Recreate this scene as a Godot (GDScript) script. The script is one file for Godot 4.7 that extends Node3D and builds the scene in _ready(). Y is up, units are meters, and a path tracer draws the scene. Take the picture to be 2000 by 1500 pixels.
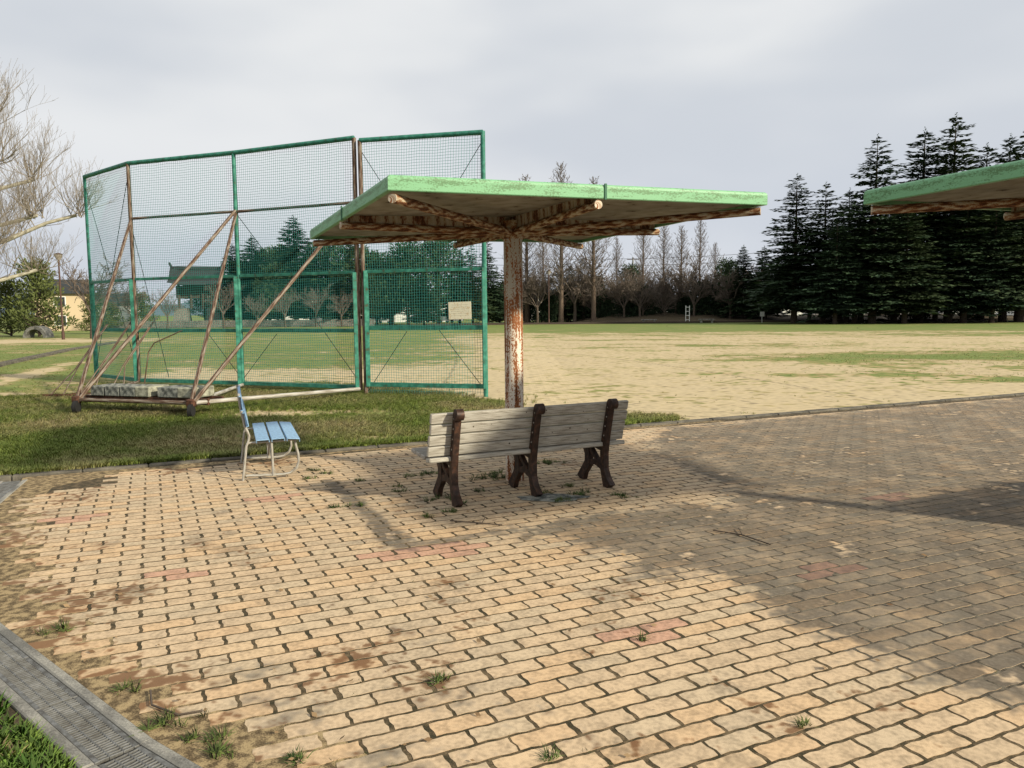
extends Node3D
# A park corner: paved rest area with a square shelter, bench, steel chair, movable ball-stop net and a sports field.
# Positions are given as (x, d): metres to the right of and in front of the camera; z = -d.

const TH := 0.4286          # direction of the kerb and of the paving rows
const KERB := 8.76          # distance of the kerb line from the camera, across the rows
var rng := RandomNumberGenerator.new()
var M := {}

# ------------------------------------------------------------------ mesh builder
class MB:
	var v := PackedVector3Array()
	var n := PackedVector3Array()
	var uv := PackedVector2Array()
	var ix := PackedInt32Array()
	func tri(a: Vector3, b: Vector3, c: Vector3, nn: Vector3, ta := Vector2.ZERO, tb := Vector2.ZERO, tc := Vector2.ZERO) -> void:
		var k := v.size()
		v.append(a); v.append(b); v.append(c)
		n.append(nn); n.append(nn); n.append(nn)
		uv.append(ta); uv.append(tb); uv.append(tc)
		if (c - a).cross(b - a).dot(nn) < 0.0:
			ix.append(k); ix.append(k + 2); ix.append(k + 1)
		else:
			ix.append(k); ix.append(k + 1); ix.append(k + 2)
	func quad(a: Vector3, b: Vector3, c: Vector3, d: Vector3, nn: Vector3, ta := Vector2.ZERO, tb := Vector2.ZERO, tc := Vector2.ZERO, td := Vector2.ZERO) -> void:
		tri(a, b, c, nn, ta, tb, tc)
		tri(a, c, d, nn, ta, tc, td)
	# a face whose normal is worked out from its corners and pointed away from «inside»
	func poly(pts: Array, inside: Vector3, uvs: Array = []) -> void:
		var nn: Vector3 = (pts[2] - pts[0]).cross(pts[1] - pts[0]).normalized()
		if nn.dot(pts[0] - inside) < 0.0:
			nn = -nn
		for i in range(1, pts.size() - 1):
			if uvs.size():
				tri(pts[0], pts[i], pts[i + 1], nn, uvs[0], uvs[i], uvs[i + 1])
			else:
				var ax := 0 if absf(nn.x) > 0.6 else (1 if absf(nn.y) > 0.6 else 2)
				var t := []
				for p in [pts[0], pts[i], pts[i + 1]]:
					t.append(Vector2(p.z, p.y) if ax == 0 else (Vector2(p.x, p.z) if ax == 1 else Vector2(p.x, p.y)))
				tri(pts[0], pts[i], pts[i + 1], nn, t[0], t[1], t[2])
	# single leaf-like diamond
	func leaf(p: Vector3, along: Vector3, side: Vector3) -> void:
		var k := v.size()
		var nn := along.cross(side).normalized()
		v.append(p); v.append(p + along * 0.5 + side); v.append(p + along); v.append(p + along * 0.5 - side)
		for i in 4:
			n.append(nn); uv.append(Vector2.ZERO)
		# the normal is along x side; the clockwise order that goes with it
		ix.append(k); ix.append(k + 1); ix.append(k + 2); ix.append(k); ix.append(k + 2); ix.append(k + 3)
	func tube(path: Array, rad, sides := 8, cap := true) -> void:
		var m := path.size()
		var side := Vector3.ZERO
		var first := v.size()
		var run := 0.0
		for i in m:
			var t: Vector3 = (path[mini(i + 1, m - 1)] - path[maxi(i - 1, 0)]).normalized()
			if i == 0:
				side = t.cross(Vector3.UP if absf(t.y) < 0.9 else Vector3.RIGHT).normalized()
			else:
				side = (side - t * side.dot(t)).normalized()
				run += path[i].distance_to(path[i - 1])
			var up := t.cross(side)
			var r: float = rad if (rad is float or rad is int) else rad[i]
			for j in sides + 1:
				var a := TAU * j / sides
				var o := side * cos(a) + up * sin(a)
				v.append(path[i] + o * r); n.append(o); uv.append(Vector2(float(j) / sides, run))
		for i in m - 1:
			for j in sides:
				var a := first + i * (sides + 1) + j
				var b := a + sides + 1
				ix.append(a); ix.append(b); ix.append(a + 1)
				ix.append(a + 1); ix.append(b); ix.append(b + 1)
		if cap:
			for e in [0, m - 1]:
				var t: Vector3 = (path[0] - path[1]).normalized() if e == 0 else (path[m - 1] - path[m - 2]).normalized()
				var base: int = first + e * (sides + 1)
				for j in range(1, sides - 1):
					tri(v[base], v[base + j], v[base + j + 1], t, uv[base], uv[base + j], uv[base + j + 1])
	# cheap three-sided twig
	func twig(a: Vector3, b: Vector3, ra: float, rb: float) -> void:
		var t := (b - a).normalized()
		var s := t.cross(Vector3.UP if absf(t.y) < 0.9 else Vector3.RIGHT).normalized()
		var u := t.cross(s)
		var k := v.size()
		for j in 3:
			var o := s * cos(TAU * j / 3.0) + u * sin(TAU * j / 3.0)
			v.append(a + o * ra); n.append(o); uv.append(Vector2.ZERO)
			v.append(b + o * rb); n.append(o); uv.append(Vector2.ZERO)
		for j in 3:
			var p := k + j * 2
			var q := k + ((j + 1) % 3) * 2
			ix.append(p); ix.append(p + 1); ix.append(q)
			ix.append(q); ix.append(p + 1); ix.append(q + 1)
	# box with chamfered edges
	func cbox(at: Vector3, size: Vector3, ch := 0.003, b := Basis()) -> void:
		var h := size / 2.0
		var c := minf(ch, minf(h.x, minf(h.y, h.z)) * 0.5)
		var ax := [Vector3.RIGHT, Vector3.UP, Vector3.BACK]
		for i in 3:
			var j := (i + 1) % 3
			var k := (i + 2) % 3
			for s in [-1.0, 1.0]:
				var o: Vector3 = ax[i] * h[i] * s
				var p: Vector3 = ax[j] * (h[j] - c)
				var q: Vector3 = ax[k] * (h[k] - c)
				var L := 0 if size.x >= size.y and size.x >= size.z else (1 if size.y >= size.z else 2)
				var pts := [o - p - q, o + p - q, o + p + q, o - p + q]
				var t := []
				for w in pts:
					if L == i:
						t.append(Vector2(w[j] + s, w[k]))
					else:
						t.append(Vector2(w[L] + at[L], w[j if L == k else k] + 3.7 * i + s))
				quad(at + b * pts[0], at + b * pts[1], at + b * pts[2], at + b * pts[3], b * (ax[i] * s), t[0], t[1], t[2], t[3])
		for i in 3:
			var j := (i + 1) % 3
			var k := (i + 2) % 3
			for sj in [-1.0, 1.0]:
				for sk in [-1.0, 1.0]:
					var p: Vector3 = ax[j] * h[j] * sj + ax[k] * (h[k] - c) * sk
					var q: Vector3 = ax[j] * (h[j] - c) * sj + ax[k] * h[k] * sk
					var o: Vector3 = ax[i] * (h[i] - c)
					var nn: Vector3 = b * ((ax[j] * sj + ax[k] * sk).normalized())
					quad(at + b * (p - o), at + b * (p + o), at + b * (q + o), at + b * (q - o), nn, Vector2(0, 0), Vector2(h[i] * 2, 0), Vector2(h[i] * 2, c), Vector2(0, c))
		for sx in [-1.0, 1.0]:
			for sy in [-1.0, 1.0]:
				for sz in [-1.0, 1.0]:
					var sg := Vector3(sx, sy, sz)
					tri(at + b * (sg * Vector3(h.x, h.y - c, h.z - c)), at + b * (sg * Vector3(h.x - c, h.y, h.z - c)), at + b * (sg * Vector3(h.x - c, h.y - c, h.z)), b * sg.normalized())
	# flat outline in the y-z plane, pulled out along x
	func slab(outline: PackedVector2Array, x0: float, x1: float) -> void:
		var t := Geometry2D.triangulate_polygon(outline)
		for i in range(0, t.size(), 3):
			for s in 2:
				var x := x0 if s == 0 else x1
				var a := outline[t[i]]; var b := outline[t[i + 1]]; var c := outline[t[i + 2]]
				tri(Vector3(x, a.y, a.x), Vector3(x, b.y, b.x), Vector3(x, c.y, c.x), Vector3(-1.0 if s == 0 else 1.0, 0, 0), a, b, c)
		var cw := Geometry2D.is_polygon_clockwise(outline)
		for i in outline.size():
			var a := outline[i]
			var b := outline[(i + 1) % outline.size()]
			var e := (b - a).normalized()
			var nn := Vector3(0, e.x, -e.y) * (1.0 if cw else -1.0)
			# outward normal of the edge (z, y): turn left or right by the winding
			nn = Vector3(0, -e.x, e.y) if not cw else Vector3(0, e.x, -e.y)
			quad(Vector3(x0, a.y, a.x), Vector3(x1, a.y, a.x), Vector3(x1, b.y, b.x), Vector3(x0, b.y, b.x), nn, Vector2(0, 0), Vector2(0.06, 0), Vector2(0.06, a.distance_to(b)), Vector2(0, a.distance_to(b)))
	# a stroke of changing width in the y-z plane as an outline
	static func stroke(pts: Array, wid: Array) -> PackedVector2Array:
		var left := PackedVector2Array()
		var right := PackedVector2Array()
		for i in pts.size():
			var t: Vector2 = (pts[mini(i + 1, pts.size() - 1)] - pts[maxi(i - 1, 0)]).normalized()
			var o: Vector2 = Vector2(-t.y, t.x) * (wid[i] * 0.5)
			left.append(pts[i] + o)
			right.append(pts[i] - o)
		right.reverse()
		left.append_array(right)
		return left
	func mesh() -> ArrayMesh:
		var a := []
		a.resize(Mesh.ARRAY_MAX)
		a[Mesh.ARRAY_VERTEX] = v
		a[Mesh.ARRAY_NORMAL] = n
		a[Mesh.ARRAY_TEX_UV] = uv
		a[Mesh.ARRAY_INDEX] = ix
		var m := ArrayMesh.new()
		m.add_surface_from_arrays(Mesh.PRIMITIVE_TRIANGLES, a)
		return m

# ------------------------------------------------------------------ nodes
func part(called: String, what, m: Material, parent: Node) -> MeshInstance3D:
	var o := MeshInstance3D.new()
	o.name = called
	o.mesh = what.mesh() if what is MB else what
	o.material_override = m
	parent.add_child(o, true)
	return o

var used := {}
func numbered(called: String) -> String:
	used[called] = used.get(called, -1) + 1
	return called if used[called] == 0 else "%s_%03d" % [called, used[called]]

func tag(o: Node, label: String, category: String, group := "") -> Node:
	o.set_meta("label", label)
	o.set_meta("category", category)
	if group:
		o.set_meta("group", group)
	return o

func thing(called: String, label: String, category: String, at := Vector3.ZERO, turn := 0.0, group := "") -> Node3D:
	var o := Node3D.new()
	o.name = numbered(called)
	add_child(o)
	o.position = at
	o.rotation.y = turn
	tag(o, label, category, group)
	return o

func copy(o: Node3D, called: String, at: Vector3, turn: float, label := "", group := "", scale := 1.0) -> Node3D:
	var c: Node3D = o.duplicate()
	c.name = numbered(called)
	add_child(c)
	c.position = at
	c.rotation.y = turn
	c.scale = Vector3.ONE * scale
	if label:
		c.set_meta("label", label)
	if group:
		c.set_meta("group", group)
	return c

func setting(called: String, what, m: Material) -> MeshInstance3D:
	var o := part(numbered(called), what, m, self)
	o.set_meta("kind", "structure")
	return o

func P(x: float, d: float, y := 0.0) -> Vector3:
	return Vector3(x, y, -d)

func EN(e: float, nn: float, y := 0.0) -> Vector3:   # along the rows, across the rows
	return Vector3(e * cos(TH) - nn * sin(TH), y, -(e * sin(TH) + nn * cos(TH)))

func rr(a: float, b: float) -> float:
	return rng.randf_range(a, b)

# ------------------------------------------------------------------ materials
func lin(r: float, g: float, b: float) -> Color:
	return Color(r, g, b).linear_to_srgb()

func mat(c: Color, rough := 0.85, metal := 0.0, tex: Texture2D = null, scale := Vector3.ONE, tri := false) -> StandardMaterial3D:
	var m := StandardMaterial3D.new()
	m.albedo_color = c
	m.roughness = rough
	m.metallic = metal
	m.metallic_specular = 0.35
	if tex:
		m.albedo_texture = tex
		m.uv1_scale = scale
		m.uv1_triplanar = tri
	return m

func noise(sd: int, freq: float, oct := 4, kind := FastNoiseLite.TYPE_SIMPLEX_SMOOTH) -> FastNoiseLite:
	var f := FastNoiseLite.new()
	f.seed = sd
	f.noise_type = kind
	f.frequency = freq
	f.fractal_type = FastNoiseLite.FRACTAL_FBM
	f.fractal_octaves = oct
	return f

func noise_bytes(sd: int, freq: float, w: int, h: int, oct := 4, seamless := false) -> PackedByteArray:
	var f := noise(sd, freq, oct)
	var im: Image = f.get_seamless_image(w, h) if seamless else f.get_image(w, h)
	im.convert(Image.FORMAT_L8)
	return im.get_data()

# stops: [[t, Color(linear)], ...]; a second, finer noise shifts the lookup
func ramp_tex(sd: int, freq: float, stops: Array, size := 256, fine := 0.15, oct := 4) -> ImageTexture:
	var a := noise_bytes(sd, freq, size, size, oct, true)
	var b := noise_bytes(sd + 91, 0.22, size, size, 2, true)
	var lut := []
	for i in 256:
		var t := i / 255.0
		var c: Color = stops[-1][1]
		for k in stops.size() - 1:
			if t <= stops[k + 1][0]:
				c = (stops[k][1] as Color).lerp(stops[k + 1][1], clampf((t - stops[k][0]) / maxf(stops[k + 1][0] - stops[k][0], 1e-4), 0, 1))
				break
		if t <= stops[0][0]:
			c = stops[0][1]
		lut.append(c.linear_to_srgb())
	var out := PackedByteArray()
	out.resize(size * size * 3)
	for i in size * size:
		var t: int = clampi(int(a[i] + (b[i] - 128) * fine), 0, 255)
		var c: Color = lut[t]
		out[i * 3] = c.r8
		out[i * 3 + 1] = c.g8
		out[i * 3 + 2] = c.b8
	return ImageTexture.create_from_image(Image.create_from_data(size, size, false, Image.FORMAT_RGB8, out))

func grey_tex(sd: int, freq: float, lo: float, hi: float, size := 256, oct := 3) -> ImageTexture:
	return ramp_tex(sd, freq, [[0.15, Color(lo, lo, lo)], [0.85, Color(hi, hi, hi)]], size, 0.5, oct)

func with_detail(m: StandardMaterial3D, t: Texture2D, scale: float, world := false) -> StandardMaterial3D:
	m.detail_enabled = true
	m.detail_albedo = t
	m.detail_blend_mode = BaseMaterial3D.BLEND_MODE_MUL
	m.detail_uv_layer = BaseMaterial3D.DETAIL_UV_2
	m.uv2_triplanar = true
	m.uv2_world_triplanar = world
	m.uv2_scale = Vector3.ONE * scale
	return m

func bump(m: StandardMaterial3D, t: Texture2D, cm: float) -> StandardMaterial3D:
	m.heightmap_enabled = true
	m.heightmap_texture = t
	m.heightmap_scale = cm
	return m

func make_materials() -> void:
	var grain := grey_tex(5, 0.12, 0.55, 1.0, 256, 4)
	M.grain = grain
	var soft := grey_tex(6, 0.10, 0.80, 1.0, 256, 4)
	M.soft = soft
	M.faint = grey_tex(7, 0.2, 0.90, 1.0, 256, 3)
	var rust := [[0.2, Color(0.05, 0.02, 0.01)], [0.42, Color(0.17, 0.065, 0.025)], [0.54, Color(0.26, 0.125, 0.05)], [0.66, Color(0.40, 0.33, 0.22)], [0.85, Color(0.47, 0.42, 0.32)]]
	M.arm = mat(Color.WHITE, 0.8, 0.0, ramp_tex(11, 0.02, rust, 256, 0.5, 5), Vector3(1, 1.4, 1))
	M.web = mat(Color.WHITE, 0.8, 0.0, ramp_tex(13, 0.02, [[0.15, Color(0.05, 0.02, 0.01)], [0.32, Color(0.16, 0.06, 0.025)], [0.42, Color(0.30, 0.25, 0.18)], [0.8, Color(0.40, 0.37, 0.30)]], 256, 0.4, 5), Vector3(2.2, 0.6, 1))
	M.arm_end = mat(lin(0.55, 0.50, 0.42), 0.7, 0.0, ramp_tex(12, 0.03, [[0.3, Color(0.4, 0.16, 0.06)], [0.5, Color(0.9, 0.85, 0.75)], [1.0, Color(1, 1, 1)]]))
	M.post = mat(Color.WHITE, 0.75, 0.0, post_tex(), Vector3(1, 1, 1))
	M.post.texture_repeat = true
	M.ceiling = mat(Color.WHITE, 0.8, 0.0, ramp_tex(21, 0.014, [[0.10, Color(0.02, 0.012, 0.008)], [0.15, Color(0.07, 0.03, 0.015)], [0.18, Color(0.20, 0.18, 0.14)], [0.8, Color(0.30, 0.285, 0.24)]], 512, 0.12, 4), Vector3(0.6, 0.6, 0.6))
	M.fascia = mat(Color.WHITE, 0.45, 0.0, fascia_tex(), Vector3(0.33, 1, 1))
	M.roof = mat(lin(0.10, 0.26, 0.13), 0.6, 0.0, grey_tex(25, 0.02, 0.5, 1.0), Vector3(0.5, 0.5, 0.5))
	M.strap = mat(lin(0.05, 0.13, 0.08), 0.7)
	var woodt := ramp_tex(31, 0.02, [[0.1, Color(0.20, 0.17, 0.13)], [0.4, Color(0.37, 0.33, 0.265)], [0.6, Color(0.44, 0.40, 0.325)], [0.9, Color(0.52, 0.48, 0.40)]], 512, 0.5, 5)
	M.wood = bump(mat(lin(0.80, 0.83, 0.87), 0.85, 0.0, woodt, Vector3(0.5, 6.5, 1)), woodt, 0.25)
	M.wood_seat = mat(lin(0.75, 0.78, 0.85), 0.85, 0.0, woodt, Vector3(0.5, 6.5, 1))
	M.knot = mat(lin(0.06, 0.045, 0.03), 0.9)
	M.iron = mat(Color.WHITE, 0.5, 0.15, ramp_tex(33, 0.02, [[0.2, Color(0.022, 0.013, 0.010)], [0.6, Color(0.045, 0.026, 0.019)], [0.8, Color(0.095, 0.043, 0.024)]], 256, 0.4), Vector3(3, 3, 3), true)
	M.blue = mat(lin(0.27, 0.45, 0.66), 0.45, 0.0, grey_tex(35, 0.04, 0.62, 1.0), Vector3(2.5, 2.5, 2.5), true)
	M.chair_tube = mat(Color.WHITE, 0.45, 0.1, ramp_tex(37, 0.02, [[0.1, Color(0.14, 0.09, 0.05)], [0.3, Color(0.25, 0.23, 0.19)], [0.6, Color(0.34, 0.33, 0.295)], [0.9, Color(0.42, 0.41, 0.38)]], 256, 0.4), Vector3(2, 2, 1))
	var rp := ramp_tex(41, 0.02, [[0.2, Color(0.05, 0.026, 0.016)], [0.45, Color(0.12, 0.075, 0.05)], [0.7, Color(0.19, 0.155, 0.12)], [0.9, Color(0.25, 0.225, 0.19)]], 256, 0.5)
	M.rusty_pipe = mat(Color.WHITE, 0.7, 0.1, rp, Vector3(1, 0.5, 1))
	M.galv = mat(Color.WHITE, 0.5, 0.2, ramp_tex(43, 0.02, [[0.2, Color(0.24, 0.21, 0.17)], [0.6, Color(0.40, 0.38, 0.34)], [0.9, Color(0.46, 0.45, 0.42)]], 256, 0.3), Vector3(1, 0.5, 1))
	M.rust_dark = mat(Color.WHITE, 0.85, 0.0, ramp_tex(44, 0.03, [[0.2, Color(0.03, 0.014, 0.009)], [0.8, Color(0.11, 0.05, 0.03)]]), Vector3(2, 2, 2), true)
	M.green = mat(Color.WHITE, 0.5, 0.0, ramp_tex(45, 0.02, [[0.12, Color(0.06, 0.045, 0.02)], [0.25, Color(0.02, 0.12, 0.085)], [0.6, Color(0.032, 0.175, 0.125)], [0.9, Color(0.07, 0.26, 0.19)]], 256, 0.3), Vector3(1.2, 1.2, 1.2), true)
	M.net = mat(lin(0.04, 0.235, 0.205), 0.7)
	M.cable = mat(lin(0.03, 0.03, 0.025), 0.6)
	M.concrete = with_detail(mat(Color.WHITE, 0.92, 0.0, ramp_tex(51, 0.012, [[0.2, Color(0.16, 0.155, 0.14)], [0.5, Color(0.28, 0.27, 0.24)], [0.8, Color(0.36, 0.345, 0.30)]], 256, 0.4), Vector3(0.9, 0.9, 0.9), true), grain, 3.0)
	M.concrete.uv1_world_triplanar = true
	M.block = mat(Color.WHITE, 0.92, 0.0, ramp_tex(52, 0.02, [[0.25, Color(0.05, 0.055, 0.05)], [0.5, Color(0.15, 0.16, 0.145)], [0.8, Color(0.30, 0.30, 0.26)]], 256, 0.5), Vector3(1.5, 1.5, 1.5), true)
	M.block_pale = mat(lin(0.9, 0.9, 0.85), 0.92, 0.0, ramp_tex(53, 0.02, [[0.25, Color(0.16, 0.16, 0.13)], [0.6, Color(0.33, 0.33, 0.27)], [0.8, Color(0.40, 0.40, 0.33)]], 256, 0.5), Vector3(1.5, 1.5, 1.5), true)
	M.kerb = with_detail(mat(Color.WHITE, 0.92, 0.0, ramp_tex(54, 0.015, [[0.2, Color(0.06, 0.055, 0.045)], [0.5, Color(0.115, 0.105, 0.085)], [0.85, Color(0.20, 0.18, 0.14)]], 256, 0.5), Vector3(0.7, 0.7, 0.7), true), grain, 4.0, true)
	M.kerb.uv1_world_triplanar = true
	M.grate = mat(Color.WHITE, 0.5, 0.5, ramp_tex(55, 0.03, [[0.2, Color(0.09, 0.085, 0.075)], [0.6, Color(0.17, 0.17, 0.16)], [0.9, Color(0.24, 0.24, 0.235)]], 256, 0.4), Vector3(2, 2, 2), true)
	M.rubber = mat(lin(0.015, 0.015, 0.015), 0.8)
	M.sign = mat(Color.WHITE, 0.6, 0.0, sign_tex())
	M.bark_pale = mat(Color.WHITE, 0.9, 0.0, ramp_tex(61, 0.03, [[0.2, Color(0.17, 0.15, 0.11)], [0.5, Color(0.33, 0.31, 0.24)], [0.8, Color(0.48, 0.46, 0.37)]], 256, 0.4), Vector3(2, 0.6, 1))
	M.twig_pale = mat(lin(0.25, 0.215, 0.17), 0.9)
	M.bark = mat(Color.WHITE, 0.95, 0.0, ramp_tex(62, 0.05, [[0.2, Color(0.035, 0.026, 0.02)], [0.8, Color(0.13, 0.10, 0.075)]], 256, 0.4), Vector3(2, 0.4, 1))
	M.bark_red = mat(Color.WHITE, 0.95, 0.0, ramp_tex(63, 0.05, [[0.2, Color(0.07, 0.05, 0.038)], [0.8, Color(0.17, 0.125, 0.09)]], 256, 0.4), Vector3(3, 0.2, 1))
	M.twig = mat(lin(0.125, 0.10, 0.08), 0.95)
	M.twig_grey = mat(lin(0.15, 0.125, 0.105), 0.95)
	M.cedar = mat(lin(0.036, 0.066, 0.030), 0.8)
	M.cedar_b = mat(lin(0.056, 0.085, 0.036), 0.8)
	M.cedar_c = mat(lin(0.042, 0.078, 0.040), 0.8)
	M.pine = mat(lin(0.034, 0.060, 0.024), 0.8)
	M.olive = mat(lin(0.085, 0.105, 0.030), 0.8)
	M.evergreen = mat(lin(0.022, 0.040, 0.018), 0.8)
	M.tile = mat(lin(0.032, 0.038, 0.040), 0.6, 0.0, grey_tex(64, 0.1, 0.6, 1.0), Vector3(1, 1, 1), true)
	M.timber = mat(lin(0.06, 0.045, 0.035), 0.85)
	M.stone = mat(Color.WHITE, 0.95, 0.0, ramp_tex(65, 0.03, [[0.2, Color(0.09, 0.085, 0.075)], [0.8, Color(0.23, 0.22, 0.19)]]), Vector3(0.5, 0.5, 0.5), true)
	M.cream = mat(lin(0.50, 0.40, 0.26), 0.9)
	M.white = mat(lin(0.66, 0.66, 0.63), 0.85)
	M.glass = mat(lin(0.03, 0.035, 0.04), 0.12)
	M.car_white = mat(lin(0.72, 0.72, 0.72), 0.3)
	M.car_grey = mat(lin(0.28, 0.29, 0.31), 0.3)
	M.car_red = mat(lin(0.45, 0.06, 0.03), 0.3)
	M.lamp_pole = mat(lin(0.075, 0.042, 0.032), 0.6)
	M.lamp_glass = mat(lin(0.20, 0.18, 0.15), 0.4)
	M.bed = with_detail(mat(Color.WHITE, 0.97, 0.0, ramp_tex(72, 0.03, [[0.2, Color(0.04, 0.036, 0.018)], [0.5, Color(0.085, 0.063, 0.034)], [0.8, Color(0.17, 0.125, 0.07)]], 512, 0.6, 5), Vector3(0.8, 0.8, 0.8), true), grain, 6.0, true)
	M.bed.uv1_world_triplanar = true
	M.joint = with_detail(mat(Color.WHITE, 0.97, 0.0, ramp_tex(74, 0.03, [[0.2, Color(0.05, 0.042, 0.03)], [0.5, Color(0.105, 0.09, 0.066)], [0.8, Color(0.19, 0.165, 0.12)]], 512, 0.6, 5), Vector3(0.8, 0.8, 0.8), true), grain, 6.0, true)
	M.joint.uv1_world_triplanar = true
	M.soil = with_detail(mat(Color.WHITE, 0.97, 0.0, ramp_tex(73, 0.03, [[0.25, Color(0.10, 0.07, 0.036)], [0.45, Color(0.22, 0.16, 0.085)], [0.7, Color(0.40, 0.30, 0.16)]], 512, 0.6, 5), Vector3(0.9, 0.9, 0.9), true), grain, 6.0, true)
	M.soil.uv1_world_triplanar = true
	M.hill = mat(lin(0.10, 0.14, 0.17), 1.0)
	M.earth = with_detail(mat(Color.WHITE, 0.97, 0.0, ramp_tex(71, 0.02, [[0.2, Color(0.045, 0.035, 0.02)], [0.5, Color(0.085, 0.065, 0.038)], [0.8, Color(0.19, 0.145, 0.085)]], 512, 0.6, 5), Vector3(0.6, 0.6, 0.6), true), grain, 6.0, true)
	M.earth.uv1_world_triplanar = true
	M.blade = mat(Color.WHITE, 0.8)
	M.blade.vertex_color_use_as_albedo = true
	M.blade.backlight_enabled = true
	M.blade.backlight = Color(0.25, 0.25, 0.25)
	M.litter = mat(Color.WHITE, 0.9)
	M.litter.vertex_color_use_as_albedo = true

func post_tex() -> ImageTexture:
	var w := 256
	var h := 1024     # v: metres of height / 2.4
	var a := noise(71, 0.03, 5)
	var b := noise(72, 0.11, 4)
	var c := noise(73, 0.012, 4)
	var im := Image.create(w, h, false, Image.FORMAT_RGB8)
	var shaded_paint := Color(0.42, 0.40, 0.33)  # upper post: the roof's shade is put into this duller coat
	var white := Color(0.62, 0.56, 0.47)  # lower post: sunlight under the roof's shade line is put into this colour
	var r1 := Color(0.25, 0.095, 0.035)
	var r2 := Color(0.07, 0.025, 0.012)
	for y in h:
		var up := float(y) / h    # 0 at the foot
		for x in w:
			# wrap round the pipe by walking a circle in noise space
			var an := TAU * x / w
			var cx := cos(an) * 40.0
			var cz := sin(an) * 40.0
			var s := a.get_noise_3d(cx * 1.6, y * 0.10, cz * 1.6)           # long streaks
			var f := b.get_noise_3d(cx * 1.3, y * 0.9, cz * 1.3)            # flakes
			var k := c.get_noise_3d(cx, y * 0.6, cz)                        # big patches
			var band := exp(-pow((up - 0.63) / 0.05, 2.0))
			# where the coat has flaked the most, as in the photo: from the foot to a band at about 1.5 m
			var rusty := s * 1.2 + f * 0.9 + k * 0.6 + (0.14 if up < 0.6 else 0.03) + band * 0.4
			var col := (white if up < 0.6 else shaded_paint).lerp(r1, smoothstep(0.0, 0.16, rusty))  # sunlit below, roof-shaded above, painted into the coat; rust laid over both
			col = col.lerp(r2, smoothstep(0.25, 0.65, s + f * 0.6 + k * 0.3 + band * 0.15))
			im.set_pixel(x, y, col.linear_to_srgb())
	return ImageTexture.create_from_image(im)

func fascia_tex() -> ImageTexture:
	var w := 1024
	var h := 128
	var a := noise(81, 0.012, 4)
	var b := noise(82, 0.09, 3)
	var im := Image.create(w, h, false, Image.FORMAT_RGB8)
	var mint := Color(0.17, 0.375, 0.20)
	var algae := Color(0.075, 0.15, 0.06)
	for y in h:
		var t := float(y) / h          # 0 lower edge .. 1 top
		for x in w:
			var f := b.get_noise_2d(x * 1.0, y * 0.9) * 0.5 + b.get_noise_2d(x * 2.3 + 900, y * 0.5) * 0.4
			var k := a.get_noise_2d(x, y * 1.5)
			# specks of algae keep to the middle of the board, the rounded top and the drip edge are washed clean
			var g := smoothstep(0.05, 0.45, f + k * 0.6 + 0.28 * exp(-pow((t - 0.56) / 0.2, 2.0)) - 0.02)
			var c := mint.lerp(algae, g * 0.8).lerp(Color(0.22, 0.45, 0.26), smoothstep(0.35, 0.6, b.get_noise_2d(x + 300, y * 2.0)) * 0.7)
			im.set_pixel(x, y, c.linear_to_srgb())
	return ImageTexture.create_from_image(im)

func sign_tex() -> ImageTexture:
	var im := Image.create(192, 128, false, Image.FORMAT_RGB8)
	var f := noise(91, 0.03, 4)
	for y in 128:
		for x in 192:
			var t := f.get_noise_2d(x, y)
			im.set_pixel(x, y, Color(0.62, 0.58, 0.44).lerp(Color(0.45, 0.30, 0.15), smoothstep(0.1, 0.5, t) * 0.6).linear_to_srgb())
	for row in 6:      # faded print that can no longer be read
		for k in 13:
			var c := Color(0.40, 0.36, 0.26).linear_to_srgb()
			im.fill_rect(Rect2i(22 + k * 12, 18 + row * 16, 5 + (k * 7 + row * 5) % 4, 4 + (k + row) % 4), c)
	return ImageTexture.create_from_image(im)

# ------------------------------------------------------------------ ground surfaces
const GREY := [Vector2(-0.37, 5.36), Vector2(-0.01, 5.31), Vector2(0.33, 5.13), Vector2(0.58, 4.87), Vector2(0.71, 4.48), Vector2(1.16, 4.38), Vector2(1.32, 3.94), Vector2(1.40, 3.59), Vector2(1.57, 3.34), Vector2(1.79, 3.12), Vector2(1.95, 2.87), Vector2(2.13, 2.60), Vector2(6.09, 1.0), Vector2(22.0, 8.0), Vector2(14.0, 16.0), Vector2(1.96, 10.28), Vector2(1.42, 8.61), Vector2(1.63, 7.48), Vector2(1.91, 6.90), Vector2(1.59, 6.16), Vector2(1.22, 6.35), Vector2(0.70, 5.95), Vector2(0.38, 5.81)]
const STAIN := [Vector2(-1.72, 7.16), Vector2(-1.26, 6.27), Vector2(-0.72, 5.07), Vector2(-0.15, 5.42)]
const DIRT := [[1.36, 2.96, 0.14], [0.99, 2.92, 0.08], [-0.19, 3.83, 0.12], [-2.26, 3.93, 0.25], [-2.19, 4.22, 0.2], [-2.76, 4.36, 0.3], [-4.3, 7.15, 0.55], [-3.9, 6.6, 0.4], [-3.46, 5.28, 0.3], [-2.46, 4.04, 0.25], [-0.71, 3.44, 0.2], [1.01, 2.75, 0.1], [-0.79, 3.19, 0.2], [0.69, 4.14, 0.07], [-0.41, 3.23, 0.18], [-3.02, 4.72, 0.25], [-1.5, 3.2, 0.2], [-3.3, 7.75, 0.35], [-2.6, 8.1, 0.3]]
const GUTTER := [Vector2(-0.05, 1.72), Vector2(-1.07, 2.56), Vector2(-1.33, 2.75), Vector2(-2.62, 3.87), Vector2(-3.55, 5.05), Vector2(-4.26, 6.39), Vector2(-4.62, 7.36)]

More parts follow.
